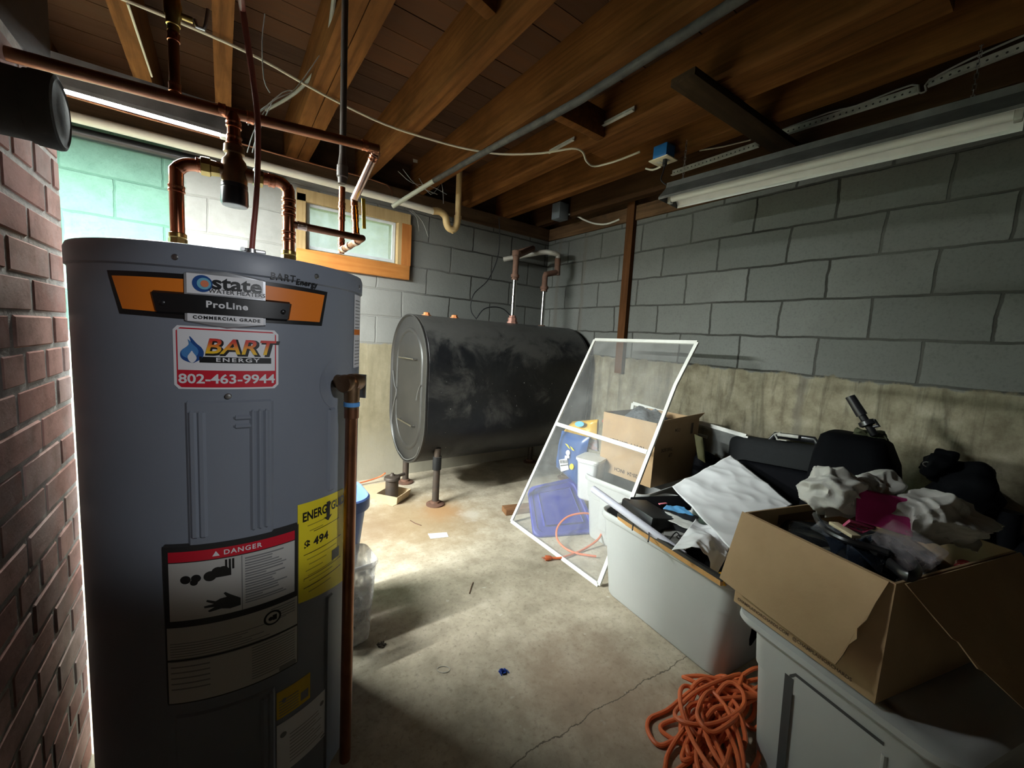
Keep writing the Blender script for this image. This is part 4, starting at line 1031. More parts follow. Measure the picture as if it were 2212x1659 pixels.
vt = thing('vent_pipe', 'right steel vent pipe bending to a pale pipe run above the oil tank', 'pipe', (gx_, vy, TZ1))
mb = MB(); mb.cyl((gx_, vy, TZ1-.01), (gx_, vy, v1.z), .0185, n=18); mb.build('pipe', M_chrome, vt)
mb = MB(); mb.lathe((gx_, vy, TZ1-.006), (0, 0, 1), [(0, .03), (.012, .03), (.013, .02)], 12); mb.lathe((gx_, vy, v1.z-.02), (0, 0, 1), [(0, .02), (.001, .028), (.02, .028), (.021, .035), (.044, .035), (.045, .027), (.062, .025)], 12)
mb.tube([(gx_, vy, v1.z+.03), (gx_, vy, v2.z-.02), (gx_+.008, vy, v2.z), (gx_+.03, vy, v2.z+.006), (v3.x, vy, v3.z)], .024, 14)
mb.tube([(v3.x, vy, v3.z-.025), (v4.x, vy, v4.z-.01)], .026, 14)
mb.build('rusty_fittings', M_rust, vt, smooth=35)
v6 = at(1088, 563, Y=YB-.05)
mb = MB(); mb.tube([(v4.x, vy, v4.z-.01), (v4.x, vy, v4.z+.02), (v5.x, vy+.02, v5.z+.01), (v5.x-.06, vy+.10, v5.z+.012), v6+Vector((0, 0, .01))], .0215, 14, spline=3); mb.build('pale_run', pm('pale_pipe', (.33, .31, .27), .6, col2=(.2, .18, .15), nscale=14), vt, 'pale sloping pipe')
wr = [at(x, y, Y=2.9) for x, y in ((1078, 470), (1079, 520), (1074, 560), (1054, 605))] + [at(x, y, Y=2.78) for x, y in ((1026, 632), (1017, 655), (1019, 675))] + [at(1029, 689, Y=2.70)]
solo(MB().tube(wr, .004, 7, spline=4), 'gauge_wire', M_blackpl, 'thin black wire curving down to the top of the oil tank', 'wire')
wr = [at(x, y, Y=2.70) for x, y in ((1030, 687), (1045, 668), (1068, 663), (1088, 668), (1103, 682))]
solo(MB().tube(wr, .0045, 7, spline=4), 'gauge_wire', M_blackpl, 'black wire looping between the orange plug and the left fill pipe', 'wire')

# ------------------------------------------------------------------ filter can, tray and hose by the tank
M_card = pm('cardboard', (.43, .29, .16), .85, col2=(.35, .225, .12), nscale=7, bumps=.15, bscale=70)
M_cardlight = pm('pale_cardboard', (.56, .44, .28), .85, col2=(.44, .33, .20), nscale=7)
k0 = at(846, 1070, Z=.02); k0 = Vector((k0.x, k0.y-.0, 0))
fc = thing('oil_filter', 'black oil filter can standing in a small cardboard tray by the tank', 'filter', k0)
mb = MB(); mb.lathe((k0.x, k0.y, .016), (0, 0, 1), [(0, .040), (.004, .044), (.115, .044), (.12, .040)], 28); mb.build('can', M_iron, fc, smooth=35)
mb = MB(); mb.lathe((k0.x, k0.y, .135), (0, 0, 1), [(0, .046), (.002, .055), (.014, .055), (.022, .050), (.03, .02), (.04, .012), (.046, .010), (.047, .001)], 28); mb.cyl((k0.x, k0.y, .148), (k0.x+.10, k0.y+.03, .152), .011, n=12); mb.build('head', M_iron, fc, smooth=35)
def tray(name, c, sx, sy, h, rz, t, mat, label, cat):
    R = Matrix.Rotation(rz, 3, 'Z'); c = Vector(c); mb = MB(); W_ = lambda x, y, z: c + R @ Vector((x, y, z))
    k = .86
    o0 = [W_(x*k, y*k, 0) for x, y in ((-sx, -sy), (sx, -sy), (sx, sy), (-sx, sy))]; o1 = [W_(x, y, h) for x, y in ((-sx, -sy), (sx, -sy), (sx, sy), (-sx, sy))]
    i1 = [W_(x, y, h) for x, y in ((-sx+t, -sy+t), (sx-t, -sy+t), (sx-t, sy-t), (-sx+t, sy-t))]; i0 = [W_(x*k, y*k, .006) for x, y in ((-sx+t, -sy+t), (sx-t, -sy+t), (sx-t, sy-t), (-sx+t, sy-t))]
    mb.loft([o0, o1, i1, i0]); return solo(mb, name, mat, label, cat, smooth=0)
tray('cardboard_tray', (k0.x+.006, k0.y-.022, .002), .088, .085, .055, rad(38), .004, M_cardlight, 'small cardboard tray holding the black filter can', 'tray')
solo(MB().prism([at(x, y, Z=.0015) for x, y in ((770, 1052), (840, 1040), (878, 1078), (848, 1094), (800, 1075), (775, 1070))], (0, 0, .001)) , 'cardboard_sheet', M_cardlight, 'flat cardboard sheet on the floor under the filter tray', 'cardboard', smooth=0)
hz = [at(766, 1046, Z=.02), at(800, 1037, Z=.03), at(822, 1029, Z=.05), at(832, 1022, Z=.09)]
solo(MB().tube(hz, .006, 8, spline=4), 'oil_hose', pm('orange_hose', (.62, .16, .06), .5, nscale=8), 'thin orange oil hose on the floor left of the filter can', 'hose')

# ------------------------------------------------------------------ plastic totes and bins
def rr_ring(cx_, cy2, z, hx, hy, r, rz=0.0, n=7):
    R = []
    c, s = math.cos(rz), math.sin(rz)
    for k, (sx, sy) in enumerate(((1, 1), (-1, 1), (-1, -1), (1, -1))):
        for i in range(n+1):
            a = PI/2*k + PI/2*i/n
            x, y = sx*(hx-r)+r*math.cos(a), sy*(hy-r)+r*math.sin(a)
            R.append(Vector((cx_+x*c-y*s, cy2+x*s+y*c, z)))
    return R
def tub(parent, name, mat, cx_, cy2, hx, hy, h, rz, t=.004, taper=.88, rim=.014, rimh=.030, r=.06, step=None, z0=0.0):
    """open tub with a rolled rim"""
    mb = MB(); L_ = []
    q = lambda z, e: rr_ring(cx_, cy2, z0+z, (hx-rim)*(taper+(1-taper)*z/h)+e, (hy-rim)*(taper+(1-taper)*z/h)+e, r, rz)
    L_.append(q(.0, -.012)); L_.append(q(.004, -.004)); L_.append(q(.014, 0))
    if step: L_ += [q(step-.003, 0), q(step, .004), q(step+.003, .004)]
    L_ += [q(h-rimh-.002, .004 if step else 0), rr_ring(cx_, cy2, z0+h-rimh, hx-.002, hy-.002, r+.01, rz), rr_ring(cx_, cy2, z0+h-rimh+.004, hx, hy, r+.01, rz), rr_ring(cx_, cy2, z0+h-.006, hx, hy, r+.01, rz), rr_ring(cx_, cy2, z0+h, hx-.005, hy-.005, r+.008, rz), rr_ring(cx_, cy2, z0+h-.001, hx-rim+.002, hy-rim+.002, r, rz), q(h-.008, -t), q(.008, -t-.002)]
    mb.loft(L_)
    return mb.build(name, mat, parent, smooth=40)
M_tote = pm('grey_tote_plastic', (.46, .465, .46), .42, col2=(.42, .425, .42), nscale=4, bumps=.05, bscale=120)
M_totegroove = pm('tote_groove', (.30, .305, .30), .5, nscale=4)
BRZ = rad(-5.5)
TBc = Vector((1.648, .862, 0)); 
tb = thing('storage_tote', 'open grey plastic tote heaped with papers and a crumpled white sheet', 'tote', TBc)
tub(tb, 'tub', M_tote, TBc.x, TBc.y, .262, .342, .402, BRZ, r=.055, step=.27)
TAc = Vector((2.03, 1.445, 0))
ta = thing('storage_tote', 'grey plastic tote under the big printed cardboard box behind the window screen', 'tote', TAc)
tub(ta, 'tub', M_tote, TAc.x, TAc.y, .285, .215, .392, rad(3), r=.06, step=.26)
mb = MB()
for dx in (-.12, .12):
    mb.box((TAc.x+dx, TAc.y-.198, .20), (.11, .012, .20), bevel=.004)
mb.box((TAc.x-.27, TAc.y-.02, .20), (.012, .14, .20), bevel=.004)
mb.build('moulded_panel', M_tote, ta, smooth=30)
TCR = rad(-14.6)
e1 = Vector((.967, -.252, 0)); e2 = Vector((.263, .965, 0))
TCc = Vector((1.150, .190, 0)) + e1*.27 + e2*.055
tc = thing('storage_tote', 'lidded grey plastic tote in the foreground carrying the open cardboard box', 'tote', TCc)
mb = MB(); q = lambda z, e: rr_ring(TCc.x, TCc.y, z, .285*(.88+.12*z/.44)+e, .205*(.88+.12*z/.44)+e, .05, TCR)
mb.loft([q(0, -.01), q(.006, -.002), q(.014, 0), q(.30, 0), q(.303, .004), q(.40, .004), q(.402, .012), q(.428, .012), q(.43, 0)])
mb.build('tub', M_tote, tc, smooth=40)
mb = MB(); o_ = lambda z, e: rr_ring(TCc.x, TCc.y, z, .300+e, .222+e, .06, TCR)
mb.loft([o_(.418, .008), o_(.418, .016), o_(.424, .020), o_(.438, .018), o_(.446, .006), o_(.448, -.01), o_(.444, -.02), o_(.444, -.05), o_(.452, -.06), o_(.452, -.1)])
mb.build('lid', M_tote, tc, smooth=40)
mb = MB(); R_ = Matrix.Rotation(TCR, 3, 'Z')
def onside(u, z, o):   # left long face of the tote, u along it
    k = .88+.12*z/.44
    return TCc + R_ @ Vector((-.285*k-o, u, 0)) + Vector((0, 0, z))
for seg in ([(-.02+.105, .02), (.105-.02+.0, .36)], ):
    pass
pth = [(.085, .02), (.085, .345), (.07, .362), (-.115, .362)]
for (u0, z0), (u1, z1) in zip(pth, pth[1:]):
    w = .011
    if abs(u1-u0) < 1e-6: pts = [(u0-w, z0), (u0+w, z0), (u1+w, z1), (u1-w, z1)]
    else: pts = [(u0, z0-w*.4), (u1, z1-w*.4), (u1, z1+w*.4), (u0, z0+w*.4)]
    mb.flat([onside(u, z, .0052) for u, z in pts])
mb.build('recess_shade', flatm('tote_recess_shade', (.055, .055, .058), .6), tc)  # flat dark strips on the face; the shade of the recesses is in their colour
mb = MB(); mb.tube([onside(-.118, .03, .003), onside(-.118, .34, .003)], .006, 8); mb.tube([onside(-.135, .29, .001), onside(-.19, .29, .001)], .0022, 6); mb.build('moulded_rib', M_tote, tc)
# wastebasket and clear bin behind the heater
bb_ = thing('wastebasket', 'blue plastic wastebasket half hidden behind the heater', 'bin', (.30, 1.66, 0))
tub(bb_, 'tub', pm('blue_bin_plastic', (.10, .17, .42), .4, nscale=5), .30, 1.66, .175, .135, .505, 0, r=.07, taper=.70, rim=.01, rimh=.05)
mb = MB(); cb = thing('clear_bin', 'clear plastic bin on the floor beside the copper drain tube', 'bin', (.37, 1.47, 0))
M_clear = clear('clear_plastic', (.62, .60, .58), .72)
tub(cb, 'tub', M_clear, 0.368, 1.465, .088, .085, .325, rad(4), r=.03, taper=.80, rim=.006, rimh=.02, t=.002)
MB().blob((.35, 1.465, .13), (.10, .11, .22), 2.6, .04, 12).build('black_lining', M_blackshiny, cb)

# ------------------------------------------------------------------ leaning window screens
M_frame = pm('white_aluminium', (.68, .68, .64), .4, col2=(.55, .54, .50), nscale=8)
def mesh_mat(name, dens, col):
    m, nt, b, out = nodes(name)
    b.inputs['Base Color'].default_value = (*col, 1); b.inputs['Roughness'].default_value = .5
    t = N(nt, 'ShaderNodeBsdfTransparent'); mx = N(nt, 'ShaderNodeMixShader')
    f = noise_fac(nt, coords(nt), 4.5, 7, .7, .8)
    L(nt, ramp(nt, f, [(.35, gray(dens)), (.72, gray(dens+.16))]), mx.inputs[0]); L(nt, t.outputs[0], mx.inputs[1]); L(nt, b.outputs[0], mx.inputs[2]); L(nt, mx.outputs[0], out.inputs[0])
    return m
def bar(mb, a, b, w, d, nrm):
    a, b = Vector(a), Vector(b); t = (b-a).normalized(); s = nrm.cross(t).normalized()
    mb.loft([[p - s*w/2 - nrm*d/2, p + s*w/2 - nrm*d/2, p + s*w/2 + nrm*d/2, p - s*w/2 + nrm*d/2] for p in (a, b)])
sA, sB = at(1105, 1126, Z=.008), at(1293, 1264, Z=.008)       # foot, far and near
sC, sD = at(1506, 740, X=2.10), at(1285, 734, X=2.10)          # top, near and far
scn = thing('window_screen', 'tall white framed window screen leaning over the blue lid and printed box', 'window screen', (sA+sB)/2)
nrm_ = (sB-sA).cross(sD-sA).normalized()
def on_plane(px, py):
    d = ray(px, py); return EYE + d*((sA-EYE).dot(nrm_)/d.dot(nrm_))
kink = on_plane(1459, 832)
mb = MB()
for a, b in ((sA, sB), (sC, sD), (sD, sA)): bar(mb, a, b, .020, .011, nrm_)
bar(mb, sC, kink, .020, .011, nrm_); bar(mb, kink, sB, .020, .011, nrm_)
mb.build('frame', M_frame, scn, smooth=0)
mb = MB(); bar(mb, on_plane(1200, 915), on_plane(1398, 977), .024, .010, nrm_); mb.build('crossbar', M_frame, scn, smooth=0)
mb = MB(); mb.flat([sA, sB, kink, sC, sD]); mb.build('mesh_cloth', mesh_mat('insect_screen', .12, (.42, .42, .41)), scn, smooth=0)
p1_, p2_ = at(1368, 871, X=2.36), at(1612, 942, X=2.40)
s2 = thing('window_screen', 'second white framed screen resting low against the right block wall', 'window screen', ((p1_.x+p2_.x)/2, (p1_.y+p2_.y)/2, 0))
dn_ = Vector((-.10, 0, -1)).normalized()
n2 = (p2_-p1_).cross(dn_).normalized(); L1 = p1_.z/-dn_.z*.55
mb = MB(); 
for a, b in ((p1_, p2_), (p2_, p2_+dn_*L1), (p1_, p1_+dn_*L1), (p1_+dn_*L1, p2_+dn_*L1)): bar(mb, a, b, .022, .014, n2)
mb.build('frame', M_frame, s2, smooth=0)
mb = MB(); a, b = p1_+dn_*.075, p2_+dn_*.075; bar(mb, a.lerp(b, .04), a.lerp(b, .72), .016, .012, n2); mb.build('crossbar', pm('dim_aluminium', (.40, .41, .39), .4, nscale=8), s2, smooth=0)
mb = MB(); mb.flat([p1_, p2_, p2_+dn_*L1, p1_+dn_*L1]); mb.build('mesh_cloth', mesh_mat('insect_screen_dark', .45, (.20, .21, .20)), s2, smooth=0)

# ------------------------------------------------------------------ lid, orange cord, wood and scraps on the floor
M_lid = pm('blue_lid_plastic', (.014, .024, .30), .55, col2=(.011, .019, .25), nscale=4)
la, lb, lc, ld = at(1154, 1160, Z=.012), at(1293, 1150, Z=.012), at(1240, 1030, Z=.24), at(1140, 1052, Z=.19)
lid = thing('tote_lid', 'blue plastic tote lid propped behind the leaning window screen', 'lid', (la+lb)/2)
ln = (lb-la).cross(ld-la).normalized()
def LP(u, v, o=0):
    return (la*(1-u)+lb*u)*(1-v) + (ld*(1-u)+lc*u)*v + ln*o
def lring(m, o, r=.13, n=6):
    R = []
    for k, (cx2, cy3) in enumerate(((1-m-r, 1-m-r), (m+r, 1-m-r), (m+r, m+r), (1-m-r, m+r))):
        for i in range(n+1):
            a = PI/2*k+PI/2*i/n; R.append(LP(cx2+r*math.cos(a), cy3+r*math.sin(a), o))
    return R
sg_ = 1 if ln.dot(EYE-la) > 0 else -1
mb = MB(); mb.loft([lring(.02, -.030*sg_), lring(0, -.026*sg_), lring(0, -.004*sg_), lring(.012, .002*sg_), lring(.06, .002*sg_), lring(.075, -.006*sg_), lring(.17, -.006*sg_, .05), lring(.18, .001*sg_, .04), lring(.3, .001*sg_, .04)])
mb.build('panel', M_lid, lid, smooth=35)
mb = MB(); mb.tube([LP(.17+.02, .18, .004*sg_), LP(.18, .82, .004*sg_), LP(.82, .82, .004*sg_), LP(.82, .18, .004*sg_)], .0035, 6, closed=True); mb.build('raised_rib', M_lid, lid)
M_orangecord = pm('orange_cord', (.70, .155, .045), .5, col2=(.55, .11, .035), nscale=9)
oc = thing('extension_cord', 'orange cord loop with a plug lying under the leaning window screen', 'extension cord', at(1250, 1180, Z=0))
lp = [at(1192, 1205, Z=.012), at(1215, 1204, Z=.012), at(1262, 1186, Z=.012), at(1296, 1160, Z=.05), at(1298, 1130, Z=.10), at(1280, 1112, Z=.13), at(1255, 1109, Z=.14), at(1225, 1117, Z=.12), at(1205, 1138, Z=.08), at(1203, 1162, Z=.04), at(1218, 1182, Z=.02), at(1245, 1195, Z=.012), at(1288, 1202, Z=.012)]
MB().tube(lp, .006, 8, spline=4).build('cord', M_orangecord, oc)
pq = lp[0]; pdv = (lp[0]-lp[1]).normalized()
mb = MB(); mb.lathe(pq, pdv, [(0, .007), (.006, .012), (.03, .015), (.036, .013)], 12)
for s in (-1, 1): mb.cyl(pq+pdv*.036+Vector((0, .006*s, 0)), pq+pdv*.052+Vector((0, .006*s, 0)), .002, n=6)
mb.build('plug', pm('orange_plug', (.62, .14, .05), .45, nscale=9), oc)
wc = at(1105, 1100, Z=.02)
solo(MB().box((wc.x+.06, wc.y-.02, .019), (.24, .085, .038), Matrix.Rotation(rad(-14), 3, 'Z'), bevel=.003), 'wood_block', wood('rough_offcut', (.14, .065, .03), (.30, .16, .08), 'X'), 'short brown wood offcut lying on the floor by the screen corner', 'wood block', smooth=30)
solo(MB().prism([at(x, y, Z=.001) for x, y in ((924, 1153), (965, 1150), (969, 1160), (930, 1164))], (0, 0, .001)), 'paper_tag', M_white, 'white paper tag lying on the floor in front of the oil tank', 'paper', smooth=0)
cp_ = at(1086, 1450, Z=.006)
mb = MB(); mb.blob(cp_, (.022, .016, .012), 2.4, .02, 90); mb.tube([cp_+Vector((.004, 0, 0)), cp_+Vector((.014, -.006, .002)), cp_+Vector((.018, -.014, -.004))], .0022, 6); mb.tube([cp_+Vector((-.004, 0, 0)), cp_+Vector((-.012, .008, 0)), cp_+Vector((-.010, -.010, -.004))], .002, 6)
solo(mb, 'plastic_clip', flatm('clip_blue', (.01, .05, .33), .4), 'tiny blue plastic clip on the bare concrete floor', 'clip')
bits = [(822, 1395, 'dark curled leaf scrap in the shadow on the floor', .012, (.05, .04, .03)), (865, 1130, None, 0, 0), (1010, 1275, None, 0, 0), (958, 1445, None, 0, 0)]
solo(MB().tube([at(886, 1124, Z=.003), at(896, 1130, Z=.004), at(910, 1135, Z=.003)], .0025, 6), 'twig', M_rust, 'small dark twig on the stained floor near the tank leg', 'twig')
lf = at(822, 1394, Z=.004); solo(MB().blob(lf, (.03, .022, .008), 2.2, .03, 60), 'leaf_scrap', flatm('dry_leaf', (.06, .045, .03), .9), 'dark curled leaf scrap on the floor beside the clear bin', 'leaf')
solo(MB().tube([at(1022, 1258, Z=.003), at(1018, 1268, Z=.004), at(1014, 1282, Z=.003)], .002, 6), 'twig', M_rust, 'thin straw lying alone in the middle of the floor', 'twig')
mb = MB(); mb.tube([at(958+14*math.cos(a), 1446+7*math.sin(a), Z=.0015) for a in [i*PI/6 for i in range(12)]], .0015, 5, closed=True); solo(mb, 'ring_mark', flatm('pale_ring', (.45, .42, .36), .8), 'faint pale ring of string on the concrete floor', 'string')

# ------------------------------------------------------------------ heap of orange extension cord
hc = Vector((1.20, .508, 0)); pts = []
rnd = random.Random(11)
def keep_out(p, c, rz, hx, hy):
    d = p-c; u = d.x*math.cos(rz)+d.y*math.sin(rz); v = -d.x*math.sin(rz)+d.y*math.cos(rz)
    if abs(u) > hx or abs(v) > hy: return p
    if hx-abs(u) < hy-abs(v): u = math.copysign(hx, u)
    else: v = math.copysign(hy, v)
    return Vector((c.x+u*math.cos(rz)-v*math.sin(rz), c.y+u*math.sin(rz)+v*math.cos(rz), p.z))
ocp = thing('extension_cord', 'tangled heap of orange extension cord on the floor between the totes', 'extension cord', hc)
for k in range(17):
    ca = Vector((hc.x+rnd.uniform(-.10, .16), hc.y+rnd.uniform(-.06, .035), rnd.uniform(.012, .085)))
    ra, rb = rnd.uniform(.06, .19), rnd.uniform(.02, .075); an = rnd.uniform(-.9, .9); ti = rnd.uniform(-.35, .35)
    for i in range(9):
        a = 2*PI*i/9 + k*.7
        x, y = ra*math.cos(a), rb*math.sin(a)
        p = ca + Vector((x*math.cos(an)-y*math.sin(an), x*math.sin(an)+y*math.cos(an), x*ti + rnd.uniform(-.014, .014)))
        p.z = max(p.z, .0075)
        pts.append(keep_out(keep_out(p, TCc, TCR, .275, .20), TBc, BRZ, .25, .33))
lead = [at(1650, 1464, Z=.055), at(1600, 1478, Z=.05), at(1565, 1510, Z=.04)]
tail = [at(x, y, Z=.0075) for x, y in ((1520, 1490), (1440, 1535), (1404, 1552), (1400, 1580), (1425, 1610), (1470, 1590), (1530, 1560), (1550, 1545))] + [at(x, y, Z=z_) for x, y, z_ in ((1555, 1600, .02), (1490, 1612, .0075), (1430, 1580, .0075), (1440, 1560, .01), (1510, 1550, .02), (1520, 1620, .0075), (1500, 1665, .0075))]
mb = MB(); mb.tube(lead + pts + tail, .0066, 8, spline=5)
mb.build('cord', M_orangecord, ocp)

# ------------------------------------------------------------------ printed cardboard box on the far tote
M_cardin = pm('cardboard_inside', (.30, .195, .105), .9, nscale=7)
M_print = flatm('box_print', (.07, .04, .022), .7)
def open_box(t, corner, u, v, a, b, z0, z1, mat, inner=M_cardin, th=.005):
    """open topped box; corner is the near bottom corner, u and v its level edges"""
    mb = MB(); c = Vector(corner); P = lambda x, y, z: Vector((c.x, c.y, 0)) + u*x + v*y + Vector((0, 0, z))
    o = [(0, 0), (a, 0), (a, b), (0, b)]; i = [(th, th), (a-th, th), (a-th, b-th), (th, b-th)]
    mb.loft([[P(x, y, z0) for x, y in o], [P(x, y, z1) for x, y in o], [P(x, y, z1) for x, y in i], [P(x, y, z0+th) for x, y in i]])
    mb.build('walls', mat, t, smooth=0)
    return P
BA = Vector((1.900, 1.275, 0)); uA = Vector((.998, .02, 0)).normalized(); vA = Vector((-.05, .999, 0)).normalized()
cbx = thing('cardboard_box', 'big cardboard box with upside down print standing on the far grey tote', 'cardboard box', (BA.x+.2, BA.y+.13, .395))
zA0, zA1 = .396, .758
PA = open_box(cbx, BA, uA, vA, .44, .36, zA0, zA1, M_card)
mb = MB(); f0_, f1_ = PA(.06, 0, zA1), PA(.44, 0, zA1); f2_ = at(1500, 902, X=2.28)
mb.prism([f0_, f1_, f1_+Vector((.02, -.02, .035)), f0_+Vector((0, -.005, .012))], (.0, .005, 0)); mb.build('flap', M_card, cbx, smooth=0)
mb = MB()
fl_ = lambda x, y: PA(0, .185-x, .60+y) - uA*.0022
put_text(mb, '18 X 9 CRYSIDI', .036, lambda x, y: fl_(-x+.01, -y), bold=.02)
put_text(mb, '20-24  INCH', .030, lambda x, y: fl_(-x+.02, -y-.165), bold=.015)
fr_ = lambda x, y: PA(.10+x, 0, .60+y) - vA*.0022
put_text(mb, 'THIS SIDE', .026, lambda x, y: fr_(-x+.02, -y), bold=.02); put_text(mb, 'UP', .030, lambda x, y: fr_(-x+.06, -y-.035), bold=.02); put_text(mb, 'ITEM', .026, lambda x, y: fr_(-x+.11, -y+.105), bold=.01)
mb.flat([fr_(.25, .07), fr_(.275, .07), fr_(.275, .135), fr_(.25, .135)])
mb.build('print', M_print, cbx)
# things in and beside that box
p = at(1400, 897, X=2.10)
solo(MB().blob(p+Vector((.04, .03, -.05)), (.24, .22, .17), 2.4, .05, 9, Matrix.Rotation(rad(-20), 3, 'Y')), 'mesh_pouch', pm('dark_mesh_cloth', (.032, .037, .046), .8, col2=(.10, .11, .12), nscale=60, spread=.1, stretch=(1, 1, 5)), 'dark grey mesh pouch sticking out of the printed box', 'pouch')
solo(MB().tube([at(x, y, X=1.98) for x, y in ((1303, 911), (1312, 902), (1330, 902), (1345, 907), (1352, 913))], .010, 10, spline=3), 'red_tool', flatm('faded_red', (.38, .08, .05), .5), 'faded red tool grip showing over the rim of the printed box', 'tool')
wp = at(1345, 912, X=2.0); solo(MB().blob(wp, (.07, .07, .04), 2.2, .06, 22), 'tissue_wad', M_white, 'wad of white tissue at the rim of the printed box', 'tissue')
M_bagblue = pm('blue_package_film', (.03, .10, .30), .3, col2=(.02, .065, .22), nscale=14, bumps=.2, bscale=18)
Xb = 1.905
bb2 = thing('blue_package', 'dark blue plastic package with a white barcode leaning beside the printed box', 'package', at(1230, 1040, X=Xb))
cA = [at(x, y, X=Xb) for x, y in ((1203, 1008), (1253, 1052), (1275, 945), (1215, 930))]
mb = MB()
def soft_quad(c, th, nrm, bulge=.02, nu=12, nv=12, sd=0.0):
    mb = MB()
    def f(u, v, s):
        p = (c[0]*(1-u)+c[1]*u)*(1-v)+(c[3]*(1-u)+c[2]*u)*v
        e = (1-(2*u-1)**4)*(1-(2*v-1)**4)
        return p + nrm*(s*(th*max(e, .02)**.5) + bulge*.5*noise.noise(p*14+Vector((sd, 0, 0)))*e)
    mb.grid(lambda u, v: f(u, v, 1), nu, nv); mb.grid(lambda u, v: f(u, v, -1), nu, nv)
    return mb
nX = Vector((-1, 0, 0))
soft_quad(cA, .05, nX).build('wrapper', M_bagblue, bb2, smooth=80)
mb = MB(); o = .056
mb.prism([at(x, y, X=Xb-o) for x, y in ((1208, 993), (1225, 990), (1229, 1014), (1212, 1019))], (-.002, 0, 0)); mb.build('barcode_label', M_label, bb2, smooth=0)
mb = MB()
for i in range(6):
    x0 = 1210.5+2.6*i; mb.prism([at(x, y, X=Xb-o-.003) for x, y in ((x0, 994), (x0+1.3, 994), (x0+1.6, 1001), (x0+.3, 1001))], (-.0008, 0, 0))
mb.prism([at(x, y, X=Xb-o-.003) for x, y in ((1211, 1005), (1227, 1003), (1227, 1005), (1211, 1007))], (-.0008, 0, 0)); mb.build('barcode_lines', M_ink, bb2, smooth=0)
mb = MB()
for pts in (((1221, 958), (1226, 960), (1232, 970), (1229, 968)), ((1232, 964), (1236, 967), (1241, 974), (1236, 972))): mb.prism([at(x, y, X=Xb-o) for x, y in pts], (-.002, 0, 0))
mb.prism([at(1235+4.5*math.cos(a), 1008+6.5*math.sin(a), X=Xb-o) for a in [i*PI/6 for i in range(12)]], (-.002, 0, 0)); mb.build('yellow_emblem', M_yellow, bb2, smooth=0)
mb = MB(); mb.prism([at(1227+4.5*math.cos(a), 978+6*math.sin(a), X=Xb-o) for a in [i*PI/6 for i in range(12)]], (-.002, 0, 0)); mb.prism([at(x, y, X=Xb-o) for x, y in ((1221, 984), (1230, 984), (1230, 990), (1220, 990))], (-.002, 0, 0)); mb.build('white_emblem', M_label, bb2, smooth=0)
cY = [at(x, y, X=1.95) for x, y in ((1214, 938), (1290, 950), (1292, 906), (1238, 910))]
M_bagyellow = pm('yellow_bag_film', (.66, .40, .03), .3, col2=(.50, .28, .03), nscale=12, bumps=.4, bscale=20)
yb2 = thing('yellow_bag', 'crinkled yellow plastic bag lying over the blue package', 'bag', cY[0])
soft_quad(cY, .045, nX, .05, sd=3).build('film', M_bagyellow, yb2, smooth=80)
mb = MB(); mb.prism([at(1252+10*math.cos(a), 916+6*math.sin(a), X=1.885) for a in [i*PI/8 for i in range(16)]], (-.002, 0, 0)); mb.build('sky_blue_spot', flatm('sky_blue', (.13, .42, .68), .4), yb2, smooth=0)
cP = [at(x, y, X=1.96) for x, y in ((1240, 962), (1292, 975), (1290, 945), (1232, 940))]
solo(soft_quad(cP, .04, nX, .06, sd=7), 'printed_bag', pm('printed_film', (.30, .32, .36), .3, col2=(.32, .12, .10), nscale=20, spread=.1), 'crumpled multicoloured printed bag between the yellow bag and white tub', 'bag', smooth=80)
wt = at(1272, 1075, X=1.83); wt2 = at(1272, 985, X=1.86)
M_trans = clear('milky_plastic', (.70, .70, .72), .25, .3)
wtb = thing('milky_tub', 'tall milky plastic tub wedged between the blue package and printed box', 'tub', wt)
tub(wtb, 'tub', pm('milky_plastic_tub', (.62, .62, .64), .35, nscale=5), wt.x, wt.y, .085, .075, wt2.z-wt.z, rad(20), r=.03, taper=.82, rim=.005, rimh=.015, z0=wt.z)
mb = MB(); mb.loft([rr_ring(wt.x, wt.y, wt2.z+.0, .088, .078, .03, rad(20)), rr_ring(wt.x, wt.y, wt2.z+.014, .088, .078, .03, rad(20)), rr_ring(wt.x, wt.y, wt2.z+.016, .07, .06, .03, rad(20))]); mb.build('lid', M_white, wtb, smooth=40)

# ------------------------------------------------------------------ contents of the open tote
def cloth(name, mat, c, label, cat, amp=.02, freq=8, sag=None, nu=36, nv=36, th=.0015, sd=0.0, ridged=True):
    """crumpled sheet stretched between four corners"""
    mb = MB(); nrm = (c[1]-c[0]).cross(c[3]-c[0]).normalized()
    if nrm.z < 0: nrm = -nrm
    def f(u, v):
        p = (c[0]*(1-u)+c[1]*u)*(1-v)+(c[3]*(1-u)+c[2]*u)*v
        n = noise.noise(p*freq+Vector((sd, sd, 0))); n2 = noise.noise(p*freq*2.3+Vector((sd, 5, 0)))
        if ridged: n = .6-abs(n)*2; n2 = .5-abs(n2)*2
        h = amp*(n + .45*n2)
        if sag: h += sag(u, v)
        return p + nrm*h
    mb.grid(f, nu, nv)
    return solo(mb, name, mat, label, cat, smooth=70, solid=th)
M_sheet = pm('white_sheet', (.88, .88, .90), .7, col2=(.83, .83, .85), nscale=5)
A_, B_, C_, D_ = at(1452, 1050, Z=.52), at(1578, 985, Z=.60), at(1712, 1088, Z=.52), at(1580, 1190, Z=.47)
cloth('white_sheet', M_sheet, [A_, D_, C_, B_], 'crumpled white sheet of thick paper heaped on the open tote', 'sheet', .008, 5, nu=60, nv=60)
E0, E1, E2, E3 = at(1450, 1190, Z=.455), at(1555, 1232, Z=.40), at(1590, 1150, Z=.475), at(1500, 1125, Z=.475)
